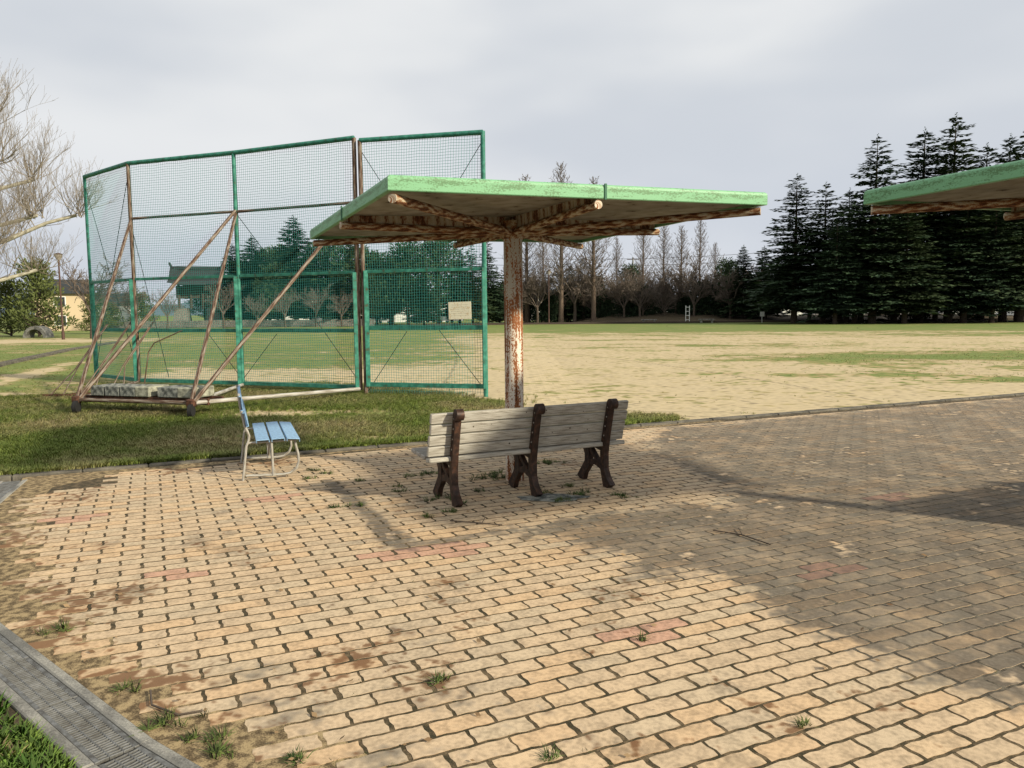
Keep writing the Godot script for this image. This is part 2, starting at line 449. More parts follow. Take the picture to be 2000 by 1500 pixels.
func seg_dist(p: Vector2, a: Vector2, b: Vector2) -> float:
	return p.distance_to(Geometry2D.get_closest_point_to_segment(p, a, b))

func line_dist(p: Vector2, pts: Array) -> float:
	var d := 1e9
	for i in pts.size() - 1:
		d = minf(d, seg_dist(p, pts[i], pts[i + 1]))
	return d

func gutter_side(p: Vector2) -> float:     # > 0 on the paved side of the gutter's inner edge
	var best := 1e9
	var s := 0.0
	for i in GUTTER.size() - 1:
		var a: Vector2 = GUTTER[i]
		var b: Vector2 = GUTTER[i + 1]
		var d := seg_dist(p, a, b)
		if d < best:
			best = d
			s = d if (b - a).cross(p - a) < 0.0 else -d
	return s

# weathering of the paving over x -6..10, d 0..16: grey grime, brown earth trodden over the blocks, pale dust
func paving_tex() -> ImageTexture:
	var S := 2048
	var Q := 160
	var grime := Image.create(Q, Q, false, Image.FORMAT_L8)
	var earth := Image.create(Q, Q, false, Image.FORMAT_L8)
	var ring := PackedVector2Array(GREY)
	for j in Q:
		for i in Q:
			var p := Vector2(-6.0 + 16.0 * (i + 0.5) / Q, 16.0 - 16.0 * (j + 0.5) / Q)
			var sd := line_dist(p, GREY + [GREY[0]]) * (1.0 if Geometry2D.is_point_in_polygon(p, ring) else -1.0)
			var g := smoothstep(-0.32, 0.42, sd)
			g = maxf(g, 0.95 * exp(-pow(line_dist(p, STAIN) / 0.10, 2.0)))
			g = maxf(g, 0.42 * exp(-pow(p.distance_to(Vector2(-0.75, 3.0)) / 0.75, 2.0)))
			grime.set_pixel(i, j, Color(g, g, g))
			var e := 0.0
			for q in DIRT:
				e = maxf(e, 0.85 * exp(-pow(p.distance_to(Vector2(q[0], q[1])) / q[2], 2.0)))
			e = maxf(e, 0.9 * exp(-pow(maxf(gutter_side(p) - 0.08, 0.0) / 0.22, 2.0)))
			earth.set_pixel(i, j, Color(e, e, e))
	grime.resize(S, S, Image.INTERPOLATE_CUBIC)
	earth.resize(S, S, Image.INTERPOLATE_CUBIC)
	var gm := grime.get_data()
	var em := earth.get_data()
	var n1 := noise_bytes(101, 0.012, S, S, 4)
	var n2 := noise_bytes(102, 0.07, S, S, 3)
	var n3 := noise_bytes(103, 0.3, S, S, 2)
	var out := PackedByteArray()
	out.resize(S * S * 3)
	var k := 0
	for i in S * S:
		var a: int = n1[i]
		var b: int = n2[i]
		var c: int = n3[i]
		# 0..255 amounts
		var g: int = gm[i]
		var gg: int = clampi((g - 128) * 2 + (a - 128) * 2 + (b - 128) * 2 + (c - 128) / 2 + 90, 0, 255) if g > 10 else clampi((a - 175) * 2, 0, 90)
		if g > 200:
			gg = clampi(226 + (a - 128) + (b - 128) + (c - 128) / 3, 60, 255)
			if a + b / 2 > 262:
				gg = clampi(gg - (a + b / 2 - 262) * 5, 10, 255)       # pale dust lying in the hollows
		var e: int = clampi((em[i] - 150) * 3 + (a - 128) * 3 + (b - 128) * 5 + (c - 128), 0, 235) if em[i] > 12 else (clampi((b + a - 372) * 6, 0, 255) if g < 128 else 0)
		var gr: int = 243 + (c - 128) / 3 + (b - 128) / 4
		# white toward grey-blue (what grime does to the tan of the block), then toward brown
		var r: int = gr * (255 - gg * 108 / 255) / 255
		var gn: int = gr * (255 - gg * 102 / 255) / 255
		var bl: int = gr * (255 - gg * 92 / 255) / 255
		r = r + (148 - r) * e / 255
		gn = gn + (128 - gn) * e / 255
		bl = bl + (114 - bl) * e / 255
		out[k] = clampi(r, 0, 255)
		out[k + 1] = clampi(gn, 0, 255)
		out[k + 2] = clampi(bl, 0, 255)
		k += 3
	return ImageTexture.create_from_image(Image.create_from_data(S, S, false, Image.FORMAT_RGB8, out))

func blob(p: Vector2, x: float, d: float, rx: float, rd: float) -> float:
	return exp(-(pow((p.x - x) / rx, 2.0) + pow((p.y - d) / rd, 2.0)))

func grassness(p: Vector2) -> float:
	var x := p.x
	var d := p.y
	var g := 0.10
	g = lerpf(g, 0.98, smoothstep(50.0, 62.0, d + x * 0.12))
	g = maxf(g, 0.42 * smoothstep(40.0, 50.0, d))
	# green outfield behind the net
	g = maxf(g, 0.88 * smoothstep(19.5, 25.0, d) * smoothstep(1.0, -5.0, x + (d - 25.0) * 0.05))
	# verge between the kerb and the net
	var edge := 1.7 - 0.62 * maxf(d - 10.6, 0.0)
	g = maxf(g, 0.80 * smoothstep(edge + 0.6, edge - 0.8, x) * smoothstep(17.5, 15.4, d + x * 0.25))
	g = maxf(g, 0.80 * smoothstep(-8.5, -10.5, x))
	g -= 0.42 * blob(p, -1.7, 9.8, 1.5, 0.8)
	g -= 0.3 * blob(p, -3.0, 12.2, 3.2, 0.5)
	g = maxf(g, 1.05 * blob(p, 13.5, 25.0, 7.0, 3.2))
	g = maxf(g, 1.0 * blob(p, 24.0, 27.0, 9.0, 3.5))
	g = maxf(g, 0.8 * blob(p, 32.0, 46.0, 16.0, 4.0))
	g = maxf(g, 0.85 * blob(p, 11.5, 16.6, 2.6, 0.6))
	g = maxf(g, 0.65 * blob(p, 16.0, 20.0, 5.0, 1.2))
	g = maxf(g, 0.75 * blob(p, 6.3, 42.0, 4.5, 1.0))
	g = maxf(g, 0.46 * blob(p, 10.0, 19.0, 6.0, 3.0))
	g = maxf(g, 0.40 * blob(p, 10.0, 34.0, 12.0, 4.0))
	g = maxf(g, 0.95 * blob(p, 1.85, 11.1, 0.7, 0.55))
	g -= 0.9 * blob(p, -30.0, 49.0, 9.0, 5.0)
	g -= 0.7 * exp(-pow(seg_dist(p, Vector2(-11.8, 17.5), Vector2(-14.6, 26.0)) / 0.35, 2.0))
	return clampf(g, 0.0, 1.0)

const FX := -50.0
const FW := 120.0
const FD := 6.0
const FL := 92.0
func field_tex() -> ImageTexture:
	var S := 2048
	var Q := 256
	var low := Image.create(Q, Q, false, Image.FORMAT_L8)
	for j in Q:
		for i in Q:
			var g := grassness(Vector2(FX + FW * (i + 0.5) / Q, FD + FL * (j + 0.5) / Q))
			low.set_pixel(i, j, Color(g, g, g))
	low.resize(S, S, Image.INTERPOLATE_CUBIC)
	var gm := low.get_data()
	var n1 := noise_bytes(111, 0.016, S, S, 5)
	var n2 := noise_bytes(112, 0.12, S, S, 3)
	var n3 := noise_bytes(113, 0.35, S, S, 2)
	var stops := [[0.0, Color(0.50, 0.405, 0.245)], [0.34, Color(0.47, 0.375, 0.22)], [0.46, Color(0.33, 0.26, 0.115)], [0.58, Color(0.235, 0.215, 0.075)], [0.75, Color(0.185, 0.21, 0.055)], [1.0, Color(0.14, 0.185, 0.043)]]
	var lut := PackedByteArray()
	for i in 256:
		var t := i / 255.0
		var c: Color = stops[-1][1]
		for q in stops.size() - 1:
			if t <= stops[q + 1][0]:
				c = (stops[q][1] as Color).lerp(stops[q + 1][1], (t - stops[q][0]) / (stops[q + 1][0] - stops[q][0]))
				break
		c = c.linear_to_srgb()
		lut.append(c.r8); lut.append(c.g8); lut.append(c.b8)
	var out := PackedByteArray()
	out.resize(S * S * 3)
	var k := 0
	for i in S * S:
		var w: int = gm[i]
		var t: int = w + ((n1[i] - 128) * (40 + mini(w, 88))) / 110 + ((n2[i] - 128) * mini(w, 150)) / 200
		if w < 150 and n2[i] + n1[i] / 2 + w / 5 > 248:
			t += 90                                   # scattered tufts in the bare soil
		t = clampi(t, 0, 255) * 3
		var j: int = 218 + (n3[i] - 128) / 5 + (n1[i] - 128) / 14
		out[k] = clampi(lut[t] * j / 218, 0, 255)
		out[k + 1] = clampi(lut[t + 1] * j / 218, 0, 255)
		out[k + 2] = clampi(lut[t + 2] * j / 218, 0, 255)
		k += 3
	# rake and tyre lines and scuffs in the soil
	rng.seed = 119
	for n in 26:
		var p := Vector2(rr(-8, 40), rr(11, 48))
		var an := rr(-0.5, 0.5) + (0.0 if n % 3 else 1.2)
		var bend := rr(-0.0006, 0.0006)
		var deep := rr(0.78, 0.92)
		for q in 2600:
			p += Vector2(cos(an), sin(an)) * 0.03
			an += bend
			if p.y < FD or p.y > FD + FL - 1.0:
				break
			scuff(out, S, p, deep)
	for n in 16000:
		var p := Vector2(rr(-10, 45), 9.5 + 40.0 * pow(rng.randf(), 1.5))
		var deep := rr(0.5, 0.88)
		scuff(out, S, p, deep)
		if n % 2:
			scuff(out, S, p + Vector2(0.06, 0.0), deep)
	return ImageTexture.create_from_image(Image.create_from_data(S, S, false, Image.FORMAT_RGB8, out))

func scuff(out: PackedByteArray, S: int, p: Vector2, deep: float) -> void:
	var i := int((p.x - FX) / FW * S)
	var j := int((p.y - FD) / FL * S)
	if i < 0 or j < 0 or i >= S or j >= S:
		return
	var k := (j * S + i) * 3
	out[k] = int(out[k] * deep)
	out[k + 1] = int(out[k + 1] * deep)
	out[k + 2] = int(out[k + 2] * deep)

func sheet(pts: Array, y: float) -> MB:
	var b := MB.new()
	var flat := PackedVector2Array(pts)
	var t := Geometry2D.triangulate_polygon(flat)
	for i in range(0, t.size(), 3):
		var q := []
		var u := []
		for k in 3:
			var p := flat[t[i + k]]
			q.append(P(p.x, p.y, y))
			u.append(Vector2((p.x - FX) / FW, (p.y - FD) / FL))
		b.tri(q[0], q[1], q[2], Vector3.UP, u[0], u[1], u[2])
	return b

func en2(e: float, nn: float) -> Vector2:
	return Vector2(e * cos(TH) - nn * sin(TH), e * sin(TH) + nn * cos(TH))

# ------------------------------------------------------------------ paving blocks
const BL := 0.248
const BW := 0.109
func block_mesh(sd: int) -> ArrayMesh:
	rng.seed = sd
	var a := 0.0036
	var c := 0.0034
	var wave := [0.0, a, -a, 0.0, a, -a, 0.0]
	var out := []
	for k in 7:
		out.append(Vector2(-BL / 2 + BL * k / 6.0, -BW / 2 + wave[k]))
	out.append(Vector2(BL / 2 + c, -BW / 6)); out.append(Vector2(BL / 2 - c, BW / 6))
	for k in range(6, -1, -1):
		out.append(Vector2(-BL / 2 + BL * k / 6.0, BW / 2 + wave[k]))
	out.append(Vector2(-BL / 2 - c, BW / 6)); out.append(Vector2(-BL / 2 + c, -BW / 6))
	var b := MB.new()
	var top := []
	var low := []
	for q in out:
		var s := Vector2((BL - 0.0175) / BL, (BW - 0.0165) / BW)
		var w := Vector2((BL - 0.0145) / BL, (BW - 0.0135) / BW)
		var j := Vector2(rr(-0.0016, 0.0016), rr(-0.0012, 0.0012))
		top.append(Vector3(q.x * s.x + j.x, rr(-0.0005, 0.0), -(q.y * s.y + j.y)))
		low.append(Vector3(q.x * w.x + j.x * 0.5, -0.016, -(q.y * w.y + j.y * 0.5)))
	for i in out.size():
		var i2 := (i + 1) % out.size()
		b.tri(Vector3.ZERO, top[i], top[i2], Vector3.UP)
		b.poly([top[i], top[i2], low[i2], low[i]], Vector3(0, -0.01, 0))
	return b.mesh()

func build_paving() -> void:
	# bedding earth that shows in the joints; runs on behind the camera
	var bed := []
	for q in GUTTER:
		bed.append(q)
	bed.append(en2(-1.15, KERB)); bed.append(en2(40, KERB)); bed.append(en2(40, -25)); bed.append(en2(-2, -25)); bed.append(Vector2(2.5, -0.2))
	var bedding := setting("pavement", sheet(bed, -0.0011), M.bed)
	var strip := []
	for q in GUTTER:
		strip.append(q)
	for i in range(GUTTER.size() - 1, -1, -1):
		var a: Vector2 = GUTTER[maxi(i - 1, 0)]
		var c: Vector2 = GUTTER[mini(i + 1, GUTTER.size() - 1)]
		var dir := (c - a).normalized()
		strip.append(GUTTER[i] + Vector2(dir.y, -dir.x) * (0.34 + 0.10 * sin(i * 2.0)))
	part("edge_soil", sheet(strip, -0.0005), M.soil, bedding)
	var ksoil := MB.new()
	for k in 24:
		var e0 := -1.2 + 0.35 * k
		var w0 := 0.10 + 0.75 * exp(-k * 0.5) + 0.05 * sin(k * 1.9)
		var w1 := 0.10 + 0.75 * exp(-(k + 1) * 0.5) + 0.05 * sin((k + 1) * 1.9)
		ksoil.quad(EN(e0, KERB, -0.0003), EN(e0 + 0.35, KERB, -0.0003), EN(e0 + 0.35, KERB - w1, -0.0003), EN(e0, KERB - w0, -0.0003), Vector3.UP)
	part("kerb_soil", ksoil, M.soil, bedding)
	var fill := []
	for q in GREY:
		fill.append(q)
	fill[14] = Vector2(12.5, 15.2)
	part("joint_sand", sheet(fill, -0.0007), M.joint, bedding)
	var pt := paving_tex()
	print("paving tex ", Time.get_ticks_msec())
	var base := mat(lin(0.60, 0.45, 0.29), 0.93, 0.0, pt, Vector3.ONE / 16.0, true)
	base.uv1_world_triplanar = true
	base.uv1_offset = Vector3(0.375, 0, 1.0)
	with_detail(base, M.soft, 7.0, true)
	bump(base, M.grain, 0.0)
	base.heightmap_enabled = false
	base.vertex_color_use_as_albedo = true
	var meshes := []
	for k in 5:
		meshes.append(block_mesh(200 + k))
	var tints := [Color(1, 1, 1), Color(0.93, 0.94, 0.95), Color(1.06, 1.04, 1.0), Color(0.93, 0.95, 0.97), Color(1.03, 0.97, 0.90), Color(0.95, 0.99, 1.02), Color(0.88, 0.92, 0.96), Color(0.92, 0.74, 0.78)]
	var PINK := 7
	var mats := []
	for t in tints:
		var m: StandardMaterial3D = base.duplicate()
		m.vertex_color_use_as_albedo = false
		var bc := Color(0.60 * t.r, 0.45 * t.g, 0.29 * t.b)
		m.albedo_color = bc.linear_to_srgb()
		mats.append(m)
	var pinks := [Vector2(-3.33, 5.87), Vector2(-2.03, 6.48), Vector2(-2.03, 4.60), Vector2(-0.74, 4.93), Vector2(-0.3, 5.0), Vector2(0.65, 3.61), Vector2(1.88, 4.54), Vector2(3.08, 6.28), Vector2(-0.52, 5.02)]
	var spots := []
	rng.seed = 7
	for row in range(-6, 82):
		var nn := BW * (row + 0.5)
		if nn > KERB - 0.10 or nn < -0.6:
			continue
		for col in range(-30, 80):
			var ee := BL * (col + (0.5 if row % 2 else 0.0))
			var q := en2(ee, nn)
			var keep := rr(0, 1)
			var jx := rr(-0.004, 0.004)
			var tilt := Vector3(rr(-0.005, 0.005), rr(-0.014, 0.014), rr(-0.004, 0.004))
			var tint := rng.randi_range(0, 99)
			var shape := rng.randi_range(0, 4)
			var dy := rr(0.0, 0.0012)
			# in view with a margin of more than a step to the side
			if q.y < 1.2 or absf(q.x) > 2.2 + q.y * 0.80:
				continue
			var gs := gutter_side(q)
			if gs < 0.13 + 0.06 * sin(q.y * 3.0) or (gs < 0.30 and keep < 0.25):
				continue
			# the corner by the kerb has gone to earth
			if q.distance_to(Vector2(-4.3, 7.25)) < 0.5 or (nn > KERB - 0.25 and q.x < -2.3 and keep < 0.6):
				continue
			var k: int = [0, 0, 0, 0, 1, 1, 2, 2, 4, 4, 5, 5, 3, 6, 0, 0, 1, 2, 4, 5][tint % 20]
			for pk in pinks:
				if absf((q - pk).dot(en2(1, 0))) < 0.17 and absf((q - pk).dot(en2(0, 1))) < 0.115:
					k = PINK
			var t := Transform3D(Basis.from_euler(tilt + Vector3(0, TH, 0)), P(q.x + jx, q.y + jx * 0.4, dy))
			spots.append([q.length() if absf(q.x) < 0.68 * q.y + 0.1 and q.y > 2.35 else 100.0 + q.length(), t, k, shape])
	spots.sort_custom(func(a, b): return a[0] < b[0])
	for i in mini(300, spots.size()):
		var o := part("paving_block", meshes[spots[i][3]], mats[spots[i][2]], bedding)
		o.transform = spots[i][1]
	var mm := MultiMesh.new()
	mm.transform_format = MultiMesh.TRANSFORM_3D
	mm.use_colors = true
	mm.mesh = meshes[1]
	mm.instance_count = maxi(spots.size() - 300, 0)
	for i in mm.instance_count:
		mm.set_instance_transform(i, spots[i + 300][1])
		mm.set_instance_color(i, tints[spots[i + 300][2]])
	var mi := MultiMeshInstance3D.new()
	mi.name = "paving_blocks"
	mi.multimesh = mm
	mi.material_override = base
	mi.set_meta("kind", "stuff")
	bedding.add_child(mi, true)
	# a grey repair patch under the bench
	var patch := MB.new()
	var ring := []
	for k in 14:
		var an := TAU * k / 14
		ring.append(P(0.33 + 0.30 * cos(an) * (1.0 + 0.2 * sin(k * 2.3)) + 0.03 * sin(an), 6.42 + 0.13 * sin(an) * (1.0 + 0.25 * cos(k * 1.7)), 0.005))
	for k in 14:
		patch.tri(P(0.33, 6.42, 0.006), ring[k], ring[(k + 1) % 14], Vector3.UP)
	part("mortar_patch", patch, M.block, bedding)

func build_kerb() -> void:
	var root := thing("kerb", "weathered grey concrete kerb between the block paving and the grass", "kerb", EN(0, KERB), TH)
	rng.seed = 17
	for k in range(-3, 44):
		var b := MB.new()
		b.cbox(Vector3(0.6 * k + 0.3 - 0.1, -0.045 + rr(-0.003, 0.003), -0.06 + rr(-0.004, 0.004)), Vector3(0.594, 0.14, 0.12), 0.012, Basis.from_euler(Vector3(0, rr(-0.004, 0.004), rr(-0.003, 0.003))))
		part("kerb_stone", b, M.kerb, root)
	# a lower kerb along the path far left
	var r2 := thing("path_kerb", "pale concrete kerb of the path crossing the lawn beside the street lamp", "kerb", P(-15.4, 23.0), 0.0)
	var line := [Vector2(-13.0, 17.0), Vector2(-16.3, 24.9), Vector2(-20.2, 36.0), Vector2(-22.5, 44.5)]
	for i in 3:
		var b := MB.new()
		for s in [-0.14, 0.26]:
			var a: Vector2 = line[i]
			var c: Vector2 = line[i + 1]
			var dir := (c - a).normalized()
			var mid: Vector2 = (a + c) / 2 + Vector2(-dir.y, dir.x) * s
			b.cbox(P(mid.x + 15.4, mid.y - 23.0, 0.02 if s < 0 else -0.02), Vector3(a.distance_to(c), 0.14, 0.11), 0.015, Basis(Vector3.UP, atan2(dir.y, dir.x)))
		part("kerb_run", b, M.kerb, r2)

func build_gutter() -> void:
	var root := thing("drain_gutter", "steel-grated drain gutter with concrete edge beside the block paving", "drain", P(-2.62, 3.87))
	var org := P(-2.62, 3.87)
	rng.seed = 23
	for i in GUTTER.size() - 1:
		var a: Vector2 = GUTTER[i]
		var c: Vector2 = GUTTER[i + 1]
		var dir := (c - a).normalized()
		var left := Vector2(-dir.y, dir.x)       # away from the paving
		if left.x > 0:
			left = -left
		var turn := Basis(Vector3.UP, atan2(dir.y, dir.x))
		var L := a.distance_to(c)
		var edge := MB.new()
		for s in [0.0, 0.205]:
			var mid: Vector2 = (a + c) / 2 + left * (s + 0.0225)
			edge.cbox(P(mid.x, mid.y, -0.035) - org, Vector3(L + 0.01, 0.08, 0.045), 0.006, turn)
		part("concrete_edge", edge, M.concrete, root)
		var trough := MB.new()
		var q := [a + left * 0.045, c + left * 0.045, c + left * 0.205, a + left * 0.205]
		trough.quad(P(q[0].x, q[0].y, -0.05) - org, P(q[1].x, q[1].y, -0.05) - org, P(q[2].x, q[2].y, -0.05) - org, P(q[3].x, q[3].y, -0.05) - org, Vector3.UP)
		part("trough", trough, M.earth, root)
		var n := maxi(1, roundi(L / 0.5))
		for k in n:
			var g := MB.new()
			var m0 := a.lerp(c, (k + 0.5) / n) + left * 0.125
			var len := L / n - 0.008
			var w := 0.156
			for s in [-w / 2 + 0.010, -0.024, 0.024, w / 2 - 0.010]:
				var p2: Vector2 = m0 + left * s
				g.cbox(P(p2.x, p2.y, -0.012) - org, Vector3(len, 0.02, 0.007 if absf(s) < 0.05 else 0.02), 0.002, turn)
			var bars := int(len / 0.018)
			for j in bars:
				var p3 := m0 + dir * (-len / 2 + 0.008 + (len - 0.016) * j / (bars - 1))
				g.cbox(P(p3.x, p3.y, -0.009 + rr(-0.001, 0.001)) - org, Vector3(0.0085, 0.013, w - 0.03), 0.0015, turn)
			part("grate_panel", g, M.grate, root)

# ------------------------------------------------------------------ shelter
func tl(p: Vector3) -> Vector3:
	return p + Vector3(0, 0.0138 * (p.x + p.z), 0)

func make_shelter() -> Node3D:
	var S := 1.54
	var top := 2.44
	var root := thing("park_shelter", "square mint-green shelter roof on a single rusty post, beside the wooden bench", "shelter", P(0.02, 7.16), 0.408, "")
	var post := MB.new()
	var path := []
	for k in 13:
		path.append(Vector3(0, 2.30 * k / 12.0, 0))
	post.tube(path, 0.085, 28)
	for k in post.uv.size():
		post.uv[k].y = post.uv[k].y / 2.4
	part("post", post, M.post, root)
	var cap := MB.new()
	cap.tube([tl(Vector3(0, 2.2, 0)), tl(Vector3(0, 2.36, 0))], 0.10, 20)
	part("post_collar", cap, M.arm, root)
	# fascia: one board on each side, rounded at the top
	var prof := [Vector2(-0.03, -0.105), Vector2(0.0, -0.105), Vector2(0.004, -0.100), Vector2(0.004, -0.03), Vector2(0.0, -0.014), Vector2(-0.012, -0.004), Vector2(-0.03, 0.0), Vector2(-0.12, 0.006)]
	var sg := [Vector2(-1, 1), Vector2(1, 1), Vector2(1, -1), Vector2(-1, -1)]
	for k in 4:
		var b := MB.new()
		var a: Vector2 = sg[k]
		var c: Vector2 = sg[(k + 1) % 4]
		var run := 0.0
		for i in prof.size() - 1:
			var p: Vector2 = prof[i]
			var q: Vector2 = prof[i + 1]
			var A := tl(Vector3(a.x * (S + p.x), top + p.y, a.y * (S + p.x)))
			var B := tl(Vector3(c.x * (S + p.x), top + p.y, c.y * (S + p.x)))
			var C := tl(Vector3(c.x * (S + q.x), top + q.y, c.y * (S + q.x)))
			var D := tl(Vector3(a.x * (S + q.x), top + q.y, a.y * (S + q.x)))
			var y0 := clampf((p.y + 0.105) / 0.111, 0, 1)
			var y1 := clampf((q.y + 0.105) / 0.111, 0, 1)
			b.poly([A, B, C, D], Vector3(0, top - 0.06, 0), [Vector2(k * 0.8, y0), Vector2(k * 0.8 + 3.08, y0), Vector2(k * 0.8 + 3.08, y1), Vector2(k * 0.8, y1)])
			run += p.distance_to(q)
		# inside face of the board
		var A2 := tl(Vector3(a.x * (S - 0.03), top - 0.105, a.y * (S - 0.03)))
		var B2 := tl(Vector3(c.x * (S - 0.03), top - 0.105, c.y * (S - 0.03)))
		b.poly([A2, B2, B2 + Vector3(0, 0.05, 0), A2 + Vector3(0, 0.05, 0)], Vector3(a.x + c.x, 0, a.y + c.y) * 2.0 + Vector3(0, top, 0), [Vector2(0, 0), Vector2(3, 0), Vector2(3, 0.3), Vector2(0, 0.3)])
		var board := part("fascia_board", b, M.fascia, root)
		var st := MB.new()
		var mid := Vector3((a.x + c.x) * 0.5, 0, (a.y + c.y) * 0.5)
		var out := mid.normalized()
		var along := Vector3(c.x - a.x, 0, c.y - a.y).normalized()
		st.cbox(tl(mid * (S + 0.006) + along * 0.06 + Vector3(0, top - 0.055, 0)), Vector3(0.02, 0.115, 0.012), 0.002, Basis(along, Vector3.UP, along.cross(Vector3.UP)))
		part("joint_strap", st, M.strap, board)
	# roof sheet and ceiling panels, both folded along the arms
	var rim := []
	for k in 8:
		var an := PI / 4 * k
		var d := Vector3(cos(an), 0, sin(an))
		rim.append(d / maxf(absf(d.x), absf(d.z)))
	var sheet_top := MB.new()
	for k in 8:
		var p: Vector3 = tl(rim[k] * (S - 0.10) + Vector3(0, top + 0.003, 0))
		var q: Vector3 = tl(rim[(k + 1) % 8] * (S - 0.10) + Vector3(0, top + 0.003, 0))
		sheet_top.poly([Vector3(0, top + 0.10, 0), p, q], Vector3.ZERO)
		var c := MB.new()
		var lift := 0.012
		c.poly([Vector3(0, top - 0.035, 0), tl(rim[k] * (S - 0.028) + Vector3(0, top - 0.075 + (lift if k % 2 == 0 else 0.0), 0)), tl(rim[(k + 1) % 8] * (S - 0.028) + Vector3(0, top - 0.075 + (lift if k % 2 == 1 else 0.0), 0))], Vector3(0, 8, 0))
		part("ceiling_panel", c, M.ceiling, root)
	part("roof_sheet", sheet_top, M.roof, root)
	for k in 8:
		var d: Vector3 = rim[k]
		var far := S + 0.005 if k % 2 == 0 else S - 0.035
		var a := MB.new()
		var y0 := top - 0.175
		var p0 := tl(d.normalized() * 0.07 + Vector3(0, y0 - 0.005, 0))
		var p1 := tl(d * far + Vector3(0, top - 0.148, 0))
		a.tube([p0, p0.lerp(p1, 0.33), p0.lerp(p1, 0.66), p1], 0.032, 14, false)
		var arm := part("support_arm", a, M.arm, root)
		var e := MB.new()
		var t := (p1 - p0).normalized()
		e.tube([p1 - t * 0.004, p1 + t * 0.004], 0.0325, 14)
		part("arm_end", e, M.arm_end, arm)
		# upright plate that carries the sheet on the arm
		var w := MB.new()
		var q0 := Vector3(0, top - 0.04, 0)
		var q1 := tl(d * (S - 0.03) + Vector3(0, top - 0.066, 0))
		var side := t.cross(Vector3.UP).normalized() * 0.004
		var m0 := p0.lerp(p1, 0.02)
		var m1 := p0.lerp(p1, 0.97)
		for s in [-1.0, 1.0]:
			w.poly([m0 + side * s, m1 + side * s, q1 + side * s, q0 + side * s], Vector3(0, top - 0.1, 0) - side * s * 500.0)
		if k % 2 == 0:
			part("web_plate", w, M.web, arm)
	return root

# ------------------------------------------------------------------ bench
func make_bench() -> Node3D:
	var root := thing("park_bench", "weathered grey plank bench with cast-iron legs beside the rusty shelter post", "bench", P(0.159, 6.563), 0.461, "")
	# local: x along the bench, +z the back of the bench (toward the paving), -z the seat side; (z, y) outlines
	rng.seed = 31
	for k in 3:
		var x := -0.72 + 0.72 * k
		var f := MB.new()
		var x0 := x - 0.027
		var x1 := x + 0.027
		# back post, curved out at the foot and scrolled at the top
		f.slab(MB.stroke([Vector2(0.105, 0.0), Vector2(0.055, 0.075), Vector2(0.022, 0.16), Vector2(0.02, 0.30), Vector2(0.05, 0.46), Vector2(0.10, 0.66), Vector2(0.125, 0.76)], [0.12, 0.075, 0.06, 0.058, 0.056, 0.052, 0.05]), x0, x1)
		# front leg
		f.slab(MB.stroke([Vector2(-0.36, 0.0), Vector2(-0.305, 0.09), Vector2(-0.235, 0.17), Vector2(-0.235, 0.26), Vector2(-0.275, 0.345)], [0.11, 0.075, 0.085, 0.08, 0.10]), x0 + 0.004, x1 - 0.004)
		# seat rail, brace from under the seat to the post, tie between the legs
		f.slab(MB.stroke([Vector2(0.04, 0.34), Vector2(-0.10, 0.355), Vector2(-0.40, 0.37)], [0.06, 0.05, 0.035]), x0 + 0.002, x1 - 0.002)
		f.slab(MB.stroke([Vector2(-0.22, 0.33), Vector2(-0.10, 0.235), Vector2(0.012, 0.15)], [0.045, 0.032, 0.045]), x0 + 0.008, x1 - 0.008)
		f.slab(MB.stroke([Vector2(-0.25, 0.17), Vector2(-0.11, 0.20), Vector2(0.02, 0.17)], [0.06, 0.05, 0.06]), x0 + 0.006, x1 - 0.006)
		var frame := part("leg_frame", f, M.iron, root)
		var h := MB.new()
		h.tube([Vector3(x0 - 0.004, 0.748, 0.150), Vector3(x1 + 0.004, 0.748, 0.150)], 0.046, 24)
		part("scroll_head", h, M.iron, frame)
		for j in 4:
			var y := 0.46 + 0.085 * j
			var z := 0.05 + (y - 0.46) * 0.25
			for s in [-1.0, 1.0]:
				var bolt := MB.new()
				bolt.tube([Vector3(x + s * 0.027, y, z + 0.004), Vector3(x + s * 0.031, y, z + 0.004)], 0.007, 8)
				part("bolt", bolt, M.galv, frame)
	# back planks on the seat side of the posts, then the seat
	var lean := Basis(Vector3.RIGHT, atan2(0.105, 0.40))
	for k in 4:
		var b := MB.new()
		var y := 0.447 + 0.0905 * k
		var z := 0.028 + (y - 0.46) * 0.26 - 0.030
		b.cbox(Vector3(rr(-0.006, 0.006), y, z), Vector3(1.86, 0.083, 0.034), 0.006, lean)
		var pl := part("back_plank", b, M.wood, root)
		for j in 3:
			var kn := MB.new()
			var kx := rr(-0.85, 0.85)
			var ky := rr(-0.025, 0.025)
			var c := Vector3(0, y, z) + lean * Vector3(kx, ky, 0.0175)
			var r := rr(0.004, 0.009)
			kn.tube([c - lean * Vector3(0, 0, 0.002), c + lean * Vector3(0, 0, 0.0006)], r, 9)
			part("knot", kn, M.knot, pl)
	for k in 4:
		var b := MB.new()
		b.cbox(Vector3(rr(-0.006, 0.006), 0.378 + 0.006 * k + (0.0 if k else -0.004), (-0.045 if k else -0.012) - 0.108 * k), Vector3(1.86, 0.036, 0.094), 0.007, Basis(Vector3.RIGHT, 0.06 if k else -0.12))
		part("seat_plank", b, M.wood_seat if k else M.wood, root)
	return root

